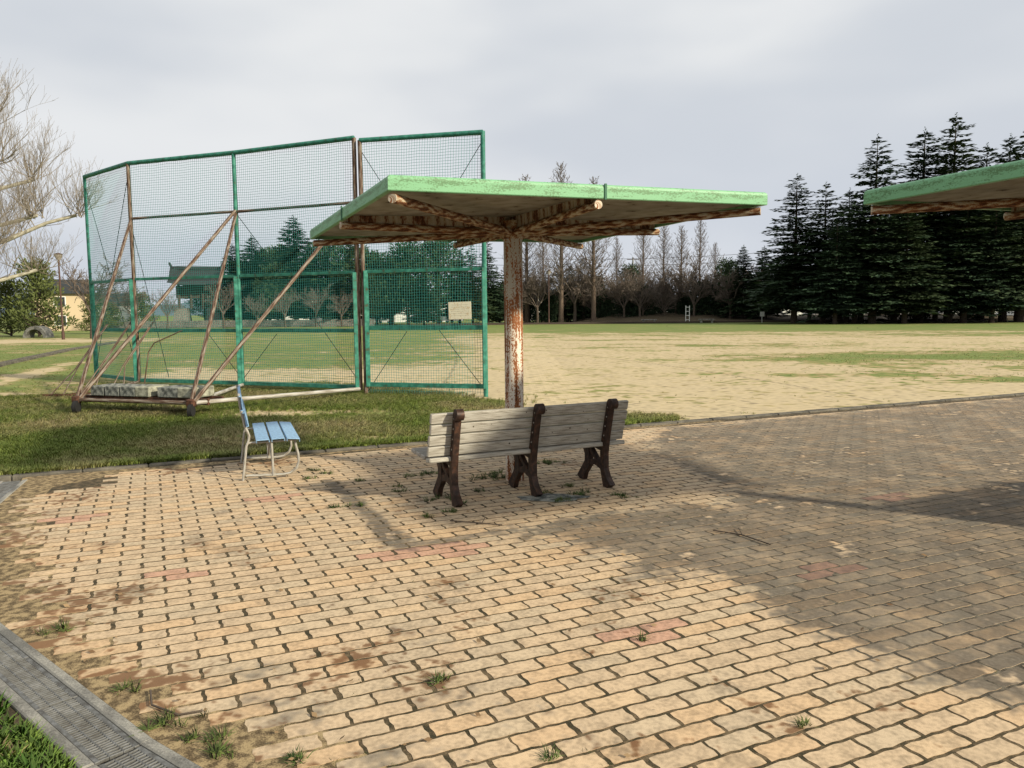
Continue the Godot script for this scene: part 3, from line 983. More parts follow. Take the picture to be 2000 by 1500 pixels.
# ------------------------------------------------------------------ blue steel chair (two seats wide, seen from its end)
func make_chair() -> void:
	var root := thing("park_chair", "pale blue slatted chair with bent steel tube legs at the kerb", "chair", P(-2.50, 7.16), 0.345)
	for z in [-0.06, -1.02]:
		var f := MB.new()
		var rear := [Vector3(0, 0, z), Vector3(0.02, 0.17, z), Vector3(0.04, 0.327, z), Vector3(0.062, 0.375, z), Vector3(0.068, 0.42, z), Vector3(0.055, 0.46, z), Vector3(0.033, 0.514, z), Vector3(0.0, 0.70, z), Vector3(-0.012, 0.82, z)]
		f.tube(rear, 0.0125, 10)
		var loop := [Vector3(0.025, 0.045, z), Vector3(0.36, 0.035, z), Vector3(0.43, 0.045, z), Vector3(0.485, 0.085, z), Vector3(0.51, 0.145, z), Vector3(0.505, 0.22, z), Vector3(0.475, 0.355, z)]
		f.tube(loop, 0.0125, 10)
		f.tube([Vector3(0.05, 0.352, z), Vector3(0.50, 0.362, z)], 0.011, 8)
		part("side_frame", f, M.chair_tube, root)
		var s := MB.new()
		s.tube([Vector3(0.275, 0.03, z), Vector3(0.275, 0.07, z), Vector3(0.27, 0.12, z), Vector3(0.265, 0.355, z)], [0.022, 0.018, 0.0125, 0.0125], 10)
		part("strut", s, M.chair_tube, root)
	var br := MB.new()
	br.tube([Vector3(0.275, 0.06, -0.06), Vector3(0.268, 0.34, -0.52), Vector3(0.275, 0.06, -1.02)], 0.010, 8)
	part("brace", br, M.chair_tube, root)
	for k in 3:
		var b := MB.new()
		var x := 0.185 + 0.138 * k
		var y := 0.386 + 0.004 * k - (0.012 if k == 2 else 0.0)
		var roll := Basis(Vector3.BACK, [0.03, 0.03, -0.10][k])
		var c := Vector3(x, y, -0.58)
		b.cbox(c, Vector3(0.118, 0.006, 1.22), 0.002, roll)
		for s in [-1.0, 1.0]:
			b.cbox(c + roll * Vector3(s * 0.0565, -0.014, 0), Vector3(0.005, 0.024, 1.22), 0.0015, roll)
		part("seat_slat", b, M.blue, root)
	for k in 2:
		var b := MB.new()
		var tilt := Basis(Vector3.BACK, 0.22 if k == 0 else 0.08)
		var c: Vector3 = Vector3(0.052, 0.585, -0.58) if k == 0 else Vector3(0.018, 0.735, -0.58)
		b.cbox(c, Vector3(0.006, 0.135, 1.22), 0.002, tilt)
		for s in [-1.0, 1.0]:
			b.cbox(c + tilt * Vector3(-0.012, s * 0.065, 0), Vector3(0.022, 0.005, 1.22), 0.0015, tilt)
		part("back_slat", b, M.blue, root)

# ------------------------------------------------------------------ movable ball-stop
func net_panel(a: Vector3, c: Vector3, lo: float, hi: float, sd: int) -> MB:
	var b := MB.new()
	rng.seed = sd
	var L := a.distance_to(c)
	var dir := (c - a).normalized()
	var out := dir.cross(Vector3.UP)
	var cell := 0.050
	var nx := int(L / cell)
	var ny := int((hi - lo) / cell)
	var ph := rr(0, 6)
	var place := func(u: float, y: float) -> Vector3:
		var sag := 0.018 * sin(u * 2.1 + ph) * sin((y - lo) * 1.4) + 0.007 * sin(u * 9.0 + y * 5.0)
		var bel := 0.05 * sin(PI * u / L) * sin(PI * (y - lo) / (hi - lo))
		return a + dir * (u + 0.010 * sin(y * 3.3 + u * 1.3 + ph)) + Vector3(0, y + sag, 0) + out * bel
	for i in range(1, nx):
		var u := L * i / nx
		var prev: Vector3 = place.call(u, lo)
		for k in range(1, 9):
			var q: Vector3 = place.call(u, lo + (hi - lo) * k / 8.0)
			b.twig(prev, q, 0.0031, 0.0031)
			prev = q
	for j in range(1, ny):
		var y := lo + (hi - lo) * j / ny
		var prev: Vector3 = place.call(0.0, y)
		for k in range(1, 9):
			var q: Vector3 = place.call(L * k / 8.0, y)
			b.twig(prev, q, 0.0031, 0.0031)
			prev = q
	return b

func pole(parent: Node, called: String, a: Vector3, c: Vector3, r: float, m: Material, sides := 10) -> MeshInstance3D:
	var b := MB.new()
	b.tube([a, a.lerp(c, 0.5), c], r, sides)
	return part(called, b, m, parent)

func build_backstop() -> void:
	var P0 := P(-10.0, 18.8)
	var P1 := P(-8.2, 17.2)
	var P2 := P(-5.58, 16.2)
	var P3 := P(-2.92, 15.05)
	var root := thing("ball_stop_net", "tall green ball-stop net on a wheeled pipe frame loaded with concrete blocks", "sports net", P2)
	var o := -P2
	var up := Vector3.UP
	var posts := [P0, P1, P2, P3]
	var tops := [4.80, 4.80, 4.80, 4.82]
	for i in 4:
		var p: Vector3 = posts[i] + o
		pole(root, "post", p + up * 0.08, p + up * tops[i], 0.042 if i else 0.034, M.rusty_pipe if i in [1, 3] else M.green, 12)
		# painted angle on the lower half
		var b := MB.new()
		b.cbox(p + Vector3(-0.055 if i else 0.05, 1.2, 0.03), Vector3(0.075, 2.25, 0.05), 0.004, Basis(up, 0.4))
		part("lower_post", b, M.green, root)
	for i in 3:
		var a: Vector3 = posts[i] + o
		var c: Vector3 = posts[i + 1] + o
		pole(root, "top_rail", a + up * tops[i], c + up * tops[i + 1], 0.045, M.green, 10)
		if i:
			pole(root, "upper_rail", a + up * 3.63, c + up * 3.63, 0.028, M.rusty_pipe)
		var dir := (c - a).normalized()
		for y in [2.33, 1.22, 0.13]:
			var b := MB.new()
			b.cbox((a + c) / 2 + up * y, Vector3(a.distance_to(c) - 0.1, 0.06 if y > 2 else 0.075, 0.05), 0.004, Basis(dir, up, dir.cross(up)))
			part("rail", b, M.green, root)
		part("net", net_panel(a, c, 2.33, tops[i], 300 + i), M.net, root)
		part("net", net_panel(a, c, 0.13, 2.33, 310 + i), M.net, root)
	var cab := [[1, 3.5, 2, 0.2, 0.3], [2, 3.6, 3, 1.1, 0.75], [0, 4.6, 1, 0.3, 0.98], [1, 4.6, 0, 0.3, 0.98], [2, 0.2, 3, 1.15, 0.32], [3, 0.2, 2, 1.2, 0.28], [2, 0.2, 1, 1.15, 0.3]]
	for q in cab:
		var a: Vector3 = posts[q[0]] + o
		var c: Vector3 = posts[q[2]] + o
		pole(root, "brace_cable", a + up * q[1], a.lerp(c, q[4]) + up * q[3], 0.007, M.cable, 5)
	# wheeled outrigger
	var A := P(-6.95, 12.45, 0.22) + o
	var B := P(-4.86, 11.80, 0.22) + o
	pole(root, "brace", A, P1 + o + up * 3.6, 0.033, M.rusty_pipe)
	pole(root, "brace", A + Vector3(0.05, 0.02, 0), P2 + o + up * 3.66, 0.033, M.rusty_pipe)
	pole(root, "brace", B, P2 + o + up * 3.6, 0.033, M.rusty_pipe)
	pole(root, "brace", B + Vector3(0.05, 0.02, 0), P3 + o + up * 3.62, 0.033, M.rusty_pipe)
	pole(root, "base_rail", A, B, 0.032, M.rusty_pipe)
	pole(root, "base_rail", B, P3 + o + up * 0.10, 0.034, M.galv)
	pole(root, "base_rail", B, P2 + o + up * 0.10, 0.032, M.galv)
	pole(root, "base_rail", A, P1 + o + up * 0.10, 0.032, M.rusty_pipe)
	var dir := (B - A).normalized()
	var back := Vector3.UP.cross(dir)
	if back.z > 0:
		back = -back
	var turn := Basis(dir, up, dir.cross(up))
	for s in [0.28, 0.62]:
		var b := MB.new()
		b.cbox((A + B) / 2 + back * s + up * -0.01, Vector3(A.distance_to(B) + 0.2, 0.10, 0.05), 0.003, turn)
		part("channel_beam", b, M.rust_dark, root)
	for q in [A, B]:
		var j := MB.new()
		j.cbox(q, Vector3(0.13, 0.12, 0.12), 0.02, turn)
		part("joint_bracket", j, M.rust_dark, root)
		var fork := MB.new()
		for s in [-0.045, 0.045]:
			fork.cbox(q + Vector3(s, -0.10, 0.02), Vector3(0.008, 0.16, 0.06), 0.002)
		var fk := part("caster_fork", fork, M.rust_dark, root)
		var w := MB.new()
		var c: Vector3 = q + Vector3(0.02, -0.22 + 0.105, 0.06)
		w.tube([c + Vector3(-0.032, 0, 0), c + Vector3(-0.026, 0, 0), c + Vector3(0.026, 0, 0), c + Vector3(0.032, 0, 0)], [0.085, 0.105, 0.105, 0.085], 20)
		part("wheel", w, M.rubber, fk)
	# bent hook rod standing in the first bay
	var rod := MB.new()
	rod.tube([P(-8.0, 17.0, 0.05) + o, P(-7.85, 16.95, 0.75) + o, P(-7.7, 16.9, 0.95) + o, P(-7.0, 16.7, 1.22) + o], 0.014, 6)
	part("hook_rod", rod, M.rusty_pipe, root)
	# concrete weights, loose on the beams
	rng.seed = 41
	var lay := [[0.10, 0.27, 0], [0.39, 0.29, 0], [0.69, 0.30, 0], [0.99, 0.28, 1], [1.42, 0.40, 0], [1.80, 0.34, 1]]
	for k in lay.size():
		var q: Array = lay[k]
		var label: String = ["dark stained concrete weight block at the wheel end of the frame", "dark stained concrete weight block, second from the wheel end of the row", "dark stained concrete weight block, third in the row of four", "pale lichen-covered concrete block ending the row of four", "short dark concrete block standing alone between the pipe braces", "pale concrete block beside the short dark block on the frame"][k]
		var b := MB.new()
		b.cbox(Vector3(0, 0.08, 0), Vector3(q[1] - 0.006, 0.16, 0.46), 0.012)
		var t := tag(part(numbered("concrete_block"), b, M.block_pale if q[2] else M.block, self), label, "block", "concrete weights on the net frame")
		t.position = A - o + dir * (q[0] + q[1] * 0.5 - 0.05) + back * 0.45 + up * 0.042
		t.rotation.y = atan2(-dir.z, dir.x) + rr(-0.02, 0.02)
	# the separate upright panel on the right
	var R0 := P(-2.80, 14.99)
	var R1 := P(-0.48, 14.32)
	var r2 := thing("net_panel", "upright green net panel carrying a cream notice plate, beside the wheeled frame", "sports net", R0)
	var pp := [Vector3.ZERO, R1 - R0]
	for i in 2:
		pole(r2, "post", pp[i], pp[i] + up * 4.76, 0.042, M.green if i else M.rusty_pipe, 12)
		var b := MB.new()
		b.cbox(pp[i] + Vector3(0.05 if i == 0 else -0.02, 1.25, 0.03), Vector3(0.085 if i == 0 else 0.06, 2.2, 0.06), 0.004, Basis(up, 0.28))
		part("lower_post", b, M.green, r2)
	pole(r2, "top_rail", pp[0] + up * 4.76, pp[1] + up * 4.74, 0.045, M.green)
	var d2: Vector3 = pp[1].normalized()
	for y in [2.33, 1.27, 0.19]:
		var b := MB.new()
		b.cbox(pp[1] / 2 + up * y, Vector3(pp[1].length() - 0.08, 0.06 if y > 2 else 0.085, 0.05), 0.004, Basis(d2, up, d2.cross(up)))
		part("rail", b, M.green, r2)
	part("net", net_panel(pp[0], pp[1], 2.33, 4.74, 320), M.net, r2)
	part("net", net_panel(pp[0], pp[1], 0.03, 2.33, 321), M.net, r2)
	for q in [[0, 4.6, 0.33, 3.4], [1, 4.6, 0.66, 3.4], [0, 1.2, 0.0, 0.0], [0, 0.0, 0.36, 1.2], [1, 0.1, 0.62, 1.25], [1, 1.3, 0.55, 3.0]]:
		var a: Vector3 = pp[q[0]]
		pole(r2, "brace_cable", a + up * q[1], (pp[1] * q[2]) + up * q[3], 0.007, M.cable, 5)
	var s := MB.new()
	s.quad(Vector3(-0.215, -0.155, 0), Vector3(0.215, -0.155, 0), Vector3(0.215, 0.155, 0), Vector3(-0.215, 0.155, 0), Vector3(0, 0, 1), Vector2(0, 1), Vector2(1, 1), Vector2(1, 0), Vector2(0, 0))
	s.cbox(Vector3(0, 0, -0.006), Vector3(0.44, 0.32, 0.01), 0.003)
	var plate := tag(part(numbered("notice_plate"), s, M.sign, self), "cream notice plate with faded print hanging on the green net", "sign")
	plate.position = R0.lerp(R1, 0.80) + Vector3(0.0, 1.58, 0.05)
	plate.rotation = Vector3(0, atan2(-d2.z, d2.x), 0.02)
	# ground rakes leaning on the left end
	rng.seed = 47
	for k in 3:
		var foot := P(-8.75 + 0.45 * k, 15.0 + 0.25 * k, 0.0)
		var r := thing("field_rake", ["rusty long-handled ground rake leaning on the net, its wide head on the grass", "rusty ground rake leaning between two others against the net frame", "rusty ground rake leaning innermost by the concrete blocks"][k], "rake", foot, 0.2 * k)
		var hd := MB.new()
		hd.cbox(Vector3(0, 0.03, 0), Vector3(0.55, 0.05, 0.035), 0.004)
		part("head", hd, M.rust_dark, r)
		var h := MB.new()
		var tip := (P(-8.9 + 0.55 * k, 17.3, 1.35 + 0.08 * k) - foot).rotated(Vector3.UP, -0.2 * k)
		for j in 2:
			h.tube([Vector3(-0.12 + 0.24 * j, 0.04, 0), Vector3(-0.02 + 0.04 * j, 0.34, -0.5).lerp(tip, 0.15), tip + Vector3(0.02 * j, 0, 0)], 0.013, 6)
		part("handle", h, M.rusty_pipe, r)

# ------------------------------------------------------------------ trees
var thin := 0.004
func bare_branch(b: MB, p: Vector3, dir: Vector3, L: float, r: float, depth: int, up: float, spread: float, kids: int) -> void:
	var q := p
	var d := dir
	var segs := 2 if depth > 1 else 1
	for s in segs:
		var e := q + d * (L / segs)
		var r2 := r * (1.0 - 0.35 * (s + 1) / segs)
		b.twig(q, e, maxf(thin, r * (1.0 - 0.35 * s / segs)), maxf(thin, r2))
		if depth > 0:
			for k in kids:
				if rng.randf() < 0.86:
					var side := Vector3(rr(-1, 1), rr(-1, 1), rr(-1, 1)).cross(d).normalized()
					var nd := (d * (1.0 - spread * 0.4) + side * spread * rr(0.6, 1.2) + Vector3.UP * up).normalized()
					bare_branch(b, q.lerp(e, rr(0.35, 1.0)), nd, L * rr(0.5, 0.78), r2 * rr(0.5, 0.68), depth - 1, up, spread, kids)
		q = e
		d = (d + Vector3(rr(-1, 1), rr(-1, 1) + up, rr(-1, 1)) * 0.22).normalized()

func bushy_tree(sd: int, H: float, label: String, group: String, m: Material, called := "bare_tree") -> Node3D:
	rng.seed = sd
	var root := thing(called, label, "tree", Vector3.ZERO, 0.0, group)
	var t := MB.new()
	var th := H * 0.26
	t.tube([Vector3.ZERO, Vector3(rr(-0.1, 0.1), th * 0.5, rr(-0.1, 0.1)), Vector3(rr(-0.15, 0.15), th, 0)], [H * 0.022, H * 0.017, H * 0.015], 8)
	part("trunk", t, M.bark, root)
	var b := MB.new()
	for k in 6:
		var an := TAU * k / 6 + rr(-0.3, 0.3)
		bare_branch(b, Vector3(0, th * rr(0.75, 1.0), 0), Vector3(cos(an) * rr(0.4, 0.9), 1.0, sin(an) * rr(0.4, 0.9)).normalized(), H * 0.27, H * 0.010, 4, 0.12, 0.62, 2)
	part("crown", b, m, root)
	return root

func larch_tree(sd: int, H: float, label: String) -> Node3D:
	rng.seed = sd
	var root := thing("bare_conifer", label, "tree", Vector3.ZERO, 0.0, "tall bare trees beyond the field")
	var t := MB.new()
	t.tube([Vector3.ZERO, Vector3(0, H * 0.05, 0), Vector3(0.05, H * 0.5, 0), Vector3(0, H, 0)], [H * 0.021, H * 0.0155, H * 0.0095, 0.015], 8)
	part("trunk", t, M.bark_red, root)
	var b := MB.new()
	for k in 95:
		var f := pow(k / 95.0, 0.85)
		var y := H * lerpf(0.16, 0.985, f)
		var an := k * 2.4 + rr(-0.4, 0.4)
		var L := H * 0.25 * pow(1.03 - f, 0.6) * rr(0.7, 1.15)
		var d := Vector3(cos(an), 0.62 + 0.5 * f, sin(an)).normalized()
		var p := Vector3(0, y, 0)
		var r := lerpf(0.055, 0.018, f)
		for s in 4:
			var e := p + d * (L / 4)
			b.twig(p, e, r * (1.0 - s * 0.2), r * (0.8 - s * 0.2))
			for j in 3:
				var side := Vector3(rr(-1, 1), rr(-0.3, 0.8), rr(-1, 1)).normalized()
				var q := p.lerp(e, rr(0, 1))
				var w := q + (d * 0.7 + side * 0.8).normalized() * L * rr(0.16, 0.36) * (1.1 - 0.15 * s)
				b.twig(q, w, 0.022, 0.012)
				var w2 := q.lerp(w, 0.5)
				b.twig(w2, w2 + (d * 0.4 + Vector3(rr(-1, 1), rr(0, 1), rr(-1, 1))).normalized() * L * 0.16, 0.016, 0.010)
			p = e
			d = (d + Vector3(0, 0.16, 0)).normalized()
	part("crown", b, M.twig_grey, root)
	return root

func cedar_tree(sd: int, H: float, label: String, called := "cedar_tree", leafm: Material = null) -> Node3D:
	rng.seed = sd
	var root := thing(called, label, "tree", Vector3.ZERO, 0.0, "dark cedars beyond the field")
	var t := MB.new()
	t.tube([Vector3.ZERO, Vector3(0, H * 0.3, 0), Vector3(0, H * 0.97, 0)], [H * 0.018, H * 0.013, 0.02], 8)
	part("trunk", t, M.bark, root)
	var b := MB.new()
	var levels := 44
	for lv in levels:
		var f := float(lv) / (levels - 1)
		var y := H * lerpf(0.12, 0.975, f)
		var reach := H * 0.27 * (pow(1.0 - f, 0.8) + 0.05) * (0.75 if f < 0.06 else 1.0)
		for k in 7 if f < 0.6 else (5 if f < 0.88 else 3):
			var an := TAU * k / (7.0 if f < 0.6 else (5.0 if f < 0.88 else 3.0)) + lv * 1.13 + rr(-0.5, 0.5)
			var L := reach * rr(0.5, 1.32)
			var out := Vector3(cos(an), 0, sin(an))
			var side := Vector3(-out.z, 0, out.x)
			var rise := rr(0.0, 0.22) + 0.22 * f
			var n := int(14 + L * 19.0)
			var y0 := y + rr(-0.01, 0.01) * H
			for s in n:
				var q := (s + rr(0, 1)) / n
				var lift := rise * q - 0.42 * q * q * (1.0 - f * 0.55) + (maxf(q - 0.8, 0.0) * 0.5)
				var p := Vector3(0, y0 + L * lift + rr(-0.05, 0.05), 0) + out * L * q
				var wd := L * 0.26 * sin(PI * clampf(q * 0.85 + 0.1, 0, 1))
				var sd2 := rr(-1, 1)
				p += side * wd * sd2
				var al := (out * 0.8 + side * sd2 * 0.9 + Vector3(0, rr(-0.4, 0.1) + 0.2 * f, 0)).normalized() * rr(0.4, 0.95) * (1.0 - f * 0.5)
				var sw := al.cross(Vector3(rr(-0.5, 0.5), 1, rr(-0.5, 0.5))).normalized() * rr(0.09, 0.24) * (1.0 - f * 0.5)
				b.leaf(p, al, sw)
	for k in 14:
		var y := H * (0.955 + 0.004 * k)
		var an := k * 2.4
		b.leaf(Vector3(0, y, 0), Vector3(cos(an) * 0.25, 0.22, sin(an) * 0.25) * (1.2 - k * 0.06), Vector3(-sin(an), 0, cos(an)) * 0.06)
	part("crown", b, leafm if leafm else [M.cedar, M.cedar_b, M.cedar_c][sd % 3], root)
	return root

func clump_tree(sd: int, H: float, R: float, called: String, label: String, group: String, leafm: Material, clear: float, pads: int, leaf: float) -> Node3D:
	rng.seed = sd
	var root := thing(called, label, "tree", Vector3.ZERO, 0.0, group)
	var t := MB.new()
	t.tube([Vector3.ZERO, Vector3(rr(-0.2, 0.2), H * 0.35, rr(-0.2, 0.2)), Vector3(rr(-0.3, 0.3), H * 0.7, 0), Vector3(0, H * 0.93, 0)], [H * 0.02, H * 0.016, H * 0.01, 0.03], 8)
	var limbs := MB.new()
	var b := MB.new()
	for k in pads:
		var f := (k + rr(0, 1)) / pads
		var y := H * lerpf(clear, 0.97, f)
		var w := R * (pow(1.04 - f, 0.55)) * rr(0.25, 1.0)
		var an := k * 2.39 + rr(-0.5, 0.5)
		var c := Vector3(cos(an) * w, y, sin(an) * w)
		t.tube([Vector3(0, y - w * 0.35, 0), c - Vector3(0, 0.1, 0)], [0.05 + H * 0.002, 0.02], 4, false)
		var pr := R * rr(0.22, 0.40)
		for s in 70:
			var o := Vector3(rr(-1, 1), rr(-0.45, 0.5), rr(-1, 1))
			o = o.limit_length(1.0)
			var al := (Vector3(o.x, 0.5 + rr(-0.4, 0.8), o.z) + Vector3(rr(-0.7, 0.7), 0, rr(-0.7, 0.7))).normalized() * leaf * rr(0.6, 1.3)
			b.leaf(c + o * pr, al, al.cross(Vector3(rr(-1, 1), rr(-1, 1), rr(-1, 1))).normalized() * leaf * rr(0.13, 0.24))
	part("trunk", t, M.bark, root)
	part("crown", b, leafm, root)
	return root

func plane_tree() -> void:
	rng.seed = 77
	var root := thing("plane_tree", "large bare pollarded tree with pale limbs and dense upright shoots", "tree", P(-20.4, 26.0))
	var o := -P(-19.6, 26.0)
	var t := MB.new()
	t.tube([Vector3(0, 0, 0), Vector3(0.05, 0.5, 0), Vector3(0.1, 1.6, 0), Vector3(0.15, 2.8, 0), Vector3(0.1, 4.2, 0)], [0.48, 0.36, 0.31, 0.30, 0.2], 14)
	part("trunk", t, M.bark_pale, root)
	var lim := MB.new()
	var tw := MB.new()
	var limbs := [
		[[-19.45, 2.0, 26.0], [-18.3, 2.35, 25.6], [-17.0, 2.85, 25.2], [-16.0, 3.3, 25.0], [-15.5, 3.6, 24.9]],
		[[-19.45, 2.6, 26.0], [-18.2, 3.7, 26.2], [-17.0, 4.35, 26.4], [-15.9, 4.65, 26.5], [-15.0, 4.9, 26.6]],
		[[-19.4, 3.0, 26.0], [-18.0, 4.3, 25.5], [-17.0, 5.3, 25.3], [-16.1, 6.0, 25.2], [-15.3, 6.4, 25.2]],
		[[-19.45, 3.4, 26.0], [-18.6, 5.2, 26.3], [-17.8, 6.8, 26.4], [-17.0, 7.6, 26.4], [-16.2, 7.9, 26.3]],
		[[-19.45, 3.2, 26.0], [-18.4, 3.9, 27.0], [-17.2, 4.2, 28.2], [-16.0, 4.9, 28.8], [-15.0, 5.2, 29.0]],
		[[-19.5, 3.6, 26.0], [-19.3, 5.5, 25.8], [-18.8, 7.2, 25.7], [-18.0, 8.2, 25.6], [-17.2, 8.5, 25.5]],
		[[-19.5, 3.0, 26.0], [-20.6, 4.4, 25.6], [-21.8, 5.6, 25.0], [-22.6, 6.5, 24.6]],
		[[-19.5, 3.2, 26.0], [-20.3, 5.0, 27.0], [-21.0, 6.8, 28.0], [-21.4, 7.6, 28.4]],
		[[-19.4, 2.3, 26.0], [-18.0, 2.5, 27.2], [-17.0, 2.9, 28.0], [-16.2, 3.2, 28.4]],
		[[-19.4, 3.6, 26.0], [-18.2, 5.0, 27.0], [-17.0, 5.9, 27.6], [-15.9, 6.3, 28.0]],
		[[-19.45, 4.0, 26.0], [-19.0, 6.2, 26.6], [-18.2, 7.8, 27.0], [-17.3, 8.7, 27.2]],
		[[-19.3, 2.4, 26.0], [-18.4, 2.9, 24.6], [-17.3, 3.5, 23.4], [-16.5, 4.1, 22.9]]]
	for L in limbs:
		var pts := []
		for q in L:
			pts.append(P(q[0], q[2], q[1]) + o)
		var rad := []
		for k in pts.size():
			rad.append(lerpf(0.12, 0.04, k / float(pts.size() - 1)))
		rad[-1] = 0.06        # knuckle
		lim.tube(pts, rad, 9)
		for k in range(1, pts.size()):
			for s in (12 if k < pts.size() - 1 else 18):
				var p: Vector3 = pts[k - 1].lerp(pts[k], rr(0.1, 1.0)) if k < pts.size() - 1 else pts[k] + Vector3(rr(-0.2, 0.2), rr(-0.1, 0.06), rr(-0.2, 0.2))
				var d := Vector3(rr(-0.7, 0.9), rr(0.1, 1.7), rr(-0.9, 0.9)).normalized()
				bare_branch(tw, p, d, rr(0.6, 1.35), rr(0.010, 0.022), 3, 0.40, 0.5, 2)
	part("limbs", lim, M.bark_pale, root)
	part("crown", tw, M.twig_pale, root)

func px(u: float, d: float) -> float:     # sideways place of a picture column at distance d
	return (u - 1000.0) / 1531.7 * d

const NTH := ["first", "second", "third", "fourth", "fifth", "sixth", "seventh", "eighth", "ninth", "tenth", "eleventh", "twelfth", "thirteenth", "fourteenth", "fifteenth", "sixteenth", "seventeenth", "eighteenth", "nineteenth", "twentieth", "twenty-first", "twenty-second", "twenty-third", "twenty-fourth", "twenty-fifth"]
func place_row(list: Array, protos: Array, H: float, called: String, label: String, group: String, wide := 1.0) -> void:
	list.sort_custom(func(a, b): return a[0] < b[0])
	var n := [0, 0, 0]
	for i in list.size():
		var q: Array = list[i]
		var o: Node3D = protos[q[3]]
		var pos := P(px(q[0], q[1]), q[1])
		if n[q[3]] == 0:
			o.position = pos
			o.scale = Vector3(wide, 1.0, wide) * (q[2] / H)
			o.set_meta("label", label % NTH[i])
			o.set_meta("group", group)
		else:
			copy(o, called, pos, n[q[3]] * 1.7, label % NTH[i], group).scale = Vector3(wide * (0.9 + 0.07 * (i % 4)), 1.0, wide * (0.9 + 0.07 * (i % 4))) * (q[2] / H)
		n[q[3]] += 1

func build_trees() -> void:
	thin = 0.0035
	plane_tree()
	thin = 0.014
	# gnarled bare tree and the pine-like evergreen by the lamp, far left
	var ch := bushy_tree(501, 7.6, "gnarled dark-trunked bare tree at the left end of the ball-stop net", "", M.twig, "cherry_tree")
	ch.position = P(px(183, 54), 54)
	ch.rotation.y = 1.1
	var c2 := bushy_tree(502, 6.4, "slender bare tree behind the wheeled end of the net", "", M.twig, "cherry_tree")
	c2.position = P(px(262, 78), 78)
	var c3 := bushy_tree(503, 7.0, "bare spreading tree in front of the tile-roofed gate", "bare trees by the stone wall", M.twig_grey, "cherry_tree")
	c3.position = P(px(440, 88), 88)
	for q in [[560, 90, 0.8, 1.0], [620, 91, 0.9, 2.0], [670, 90, 0.75, 0.4], [330, 86, 0.8, 4.0], [505, 89, 0.7, 3.0]]:
		copy(c3, "cherry_tree", P(px(q[0], q[1]), q[1]), q[3], "leafless spreading tree along the low stone wall", "bare trees by the stone wall", q[2])
	var ol := clump_tree(511, 6.0, 2.6, "evergreen_tree", "olive-green bushy evergreen beside the brown street lamp", "", M.olive, 0.10, 60, 0.34)
	ol.position = P(px(80, 60), 60)
	ol.scale = Vector3(0.85, 0.95, 0.85)
	var ol2 := copy(ol, "evergreen_tree", P(px(25, 62), 62), 1.5, "low olive-green evergreen half hidden by the pollarded tree", "", 0.72)
	copy(ol, "evergreen_tree", P(px(190, 68), 68), 2.5, "small olive evergreen below the gnarled bare tree", "", 0.55)
	copy(ol, "evergreen_tree", P(px(222, 92), 92), 0.5, "rounded evergreen seen through the left bay of the net", "", 0.5)
	copy(ol, "evergreen_tree", P(px(280, 98), 98), 1.9, "rounded evergreen seen through the net beside the tile-roofed gate", "", 0.7)
	# pines behind the net
	var pn := []
	for k in 3:
		pn.append(cedar_tree(527, 13.0, "conifer", "pine_tree", M.pine) if k == 0 else clump_tree(521 + k, 13.0, 4.6, "pine_tree", "tall dark pine behind the green ball-stop net", "pines behind the net", M.pine, 0.2, 74, 0.55))
	var pl := [[582, 100, 13.8, 0], [500, 103, 11.6, 0], [462, 108, 11.0, 0], [640, 104, 10.8, 1], [478, 110, 9.0, 1], [555, 108, 10.5, 1], [720, 104, 9.6, 1], [765, 102, 9.0, 1], [692, 102, 10.2, 2], [738, 106, 9.8, 0], [800, 96, 10.0, 1], [858, 97, 10.4, 2], [900, 102, 9.6, 0], [530, 112, 10.5, 2], [610, 112, 11.5, 0], [405, 112, 7.6, 1], [770, 110, 8.6, 2], [545, 97, 7.5, 1], [665, 96, 7.0, 0], [730, 95, 6.4, 2], [830, 92, 6.2, 0]]
	place_row(pl, pn, 13.0, "pine_tree", "dark pine behind the green net, %s counting from the tile-roofed gate", "pines behind the net", 1.18)
	var cp := [[1115, 106, 7.6, 0], [1232, 114, 8.0, 1], [1420, 104, 8.0, 2], [1450, 100, 9.6, 0], [1490, 99, 9.4, 0], [1518, 104, 7.5, 2]]
	for i in cp.size():
		copy(pn[cp[i][3]], "pine_tree", P(px(cp[i][0], cp[i][1]), cp[i][1]), 0.8 * i, "small dark pine among the bare trees, %s counting from the shelter post" % NTH[i], "pines among the bare trees", cp[i][2] / 13.0)
	# cedars, right, and one beside the net
	var cd := []
	for k in 3:
		cd.append(cedar_tree(531 + k, 20.0, "dark spire-shaped cedar in the row beyond the field"))
	var cl := [[1550, 86, 16.0, 0], [1606, 88, 15.4, 1], [1652, 90, 15.0, 2], [1702, 81, 18.9, 0], [1745, 92, 15.6, 1], [1792, 86, 20.6, 2], [1850, 83, 21.4, 1], [1912, 92, 20.2, 0], [1956, 86, 19.9, 2], [1990, 82, 19.6, 1], [1630, 80, 10.5, 2], [1680, 90, 13.0, 1], [1825, 92, 15.0, 0], [1880, 80, 13.5, 2], [1935, 79, 13.0, 0], [2040, 84, 20.0, 0], [2100, 86, 19.0, 1], [1765, 79, 12.0, 1], [1640, 96, 14.2, 1], [1668, 84, 12.5, 0], [1580, 95, 12.0, 0]]
	place_row(cl.filter(func(q): return q[0] > 1000), cd, 20.0, "cedar_tree", "dark spire-shaped cedar, %s in the row counting from the bare trees", "dark cedars beyond the field", 1.3)
	copy(cd[2], "cedar_tree", P(px(955, 100), 100), 1.0, "dark layered cedar showing between the net panel and the rusty shelter post", "dark cedars beyond the field", 0.54)
	copy(cd[1], "cedar_tree", P(px(925, 96), 96), 2.0, "dark layered cedar right behind the notice plate of the net panel", "dark cedars beyond the field", 0.49)
	# tall bare conifers behind the shelter
	var lr := []
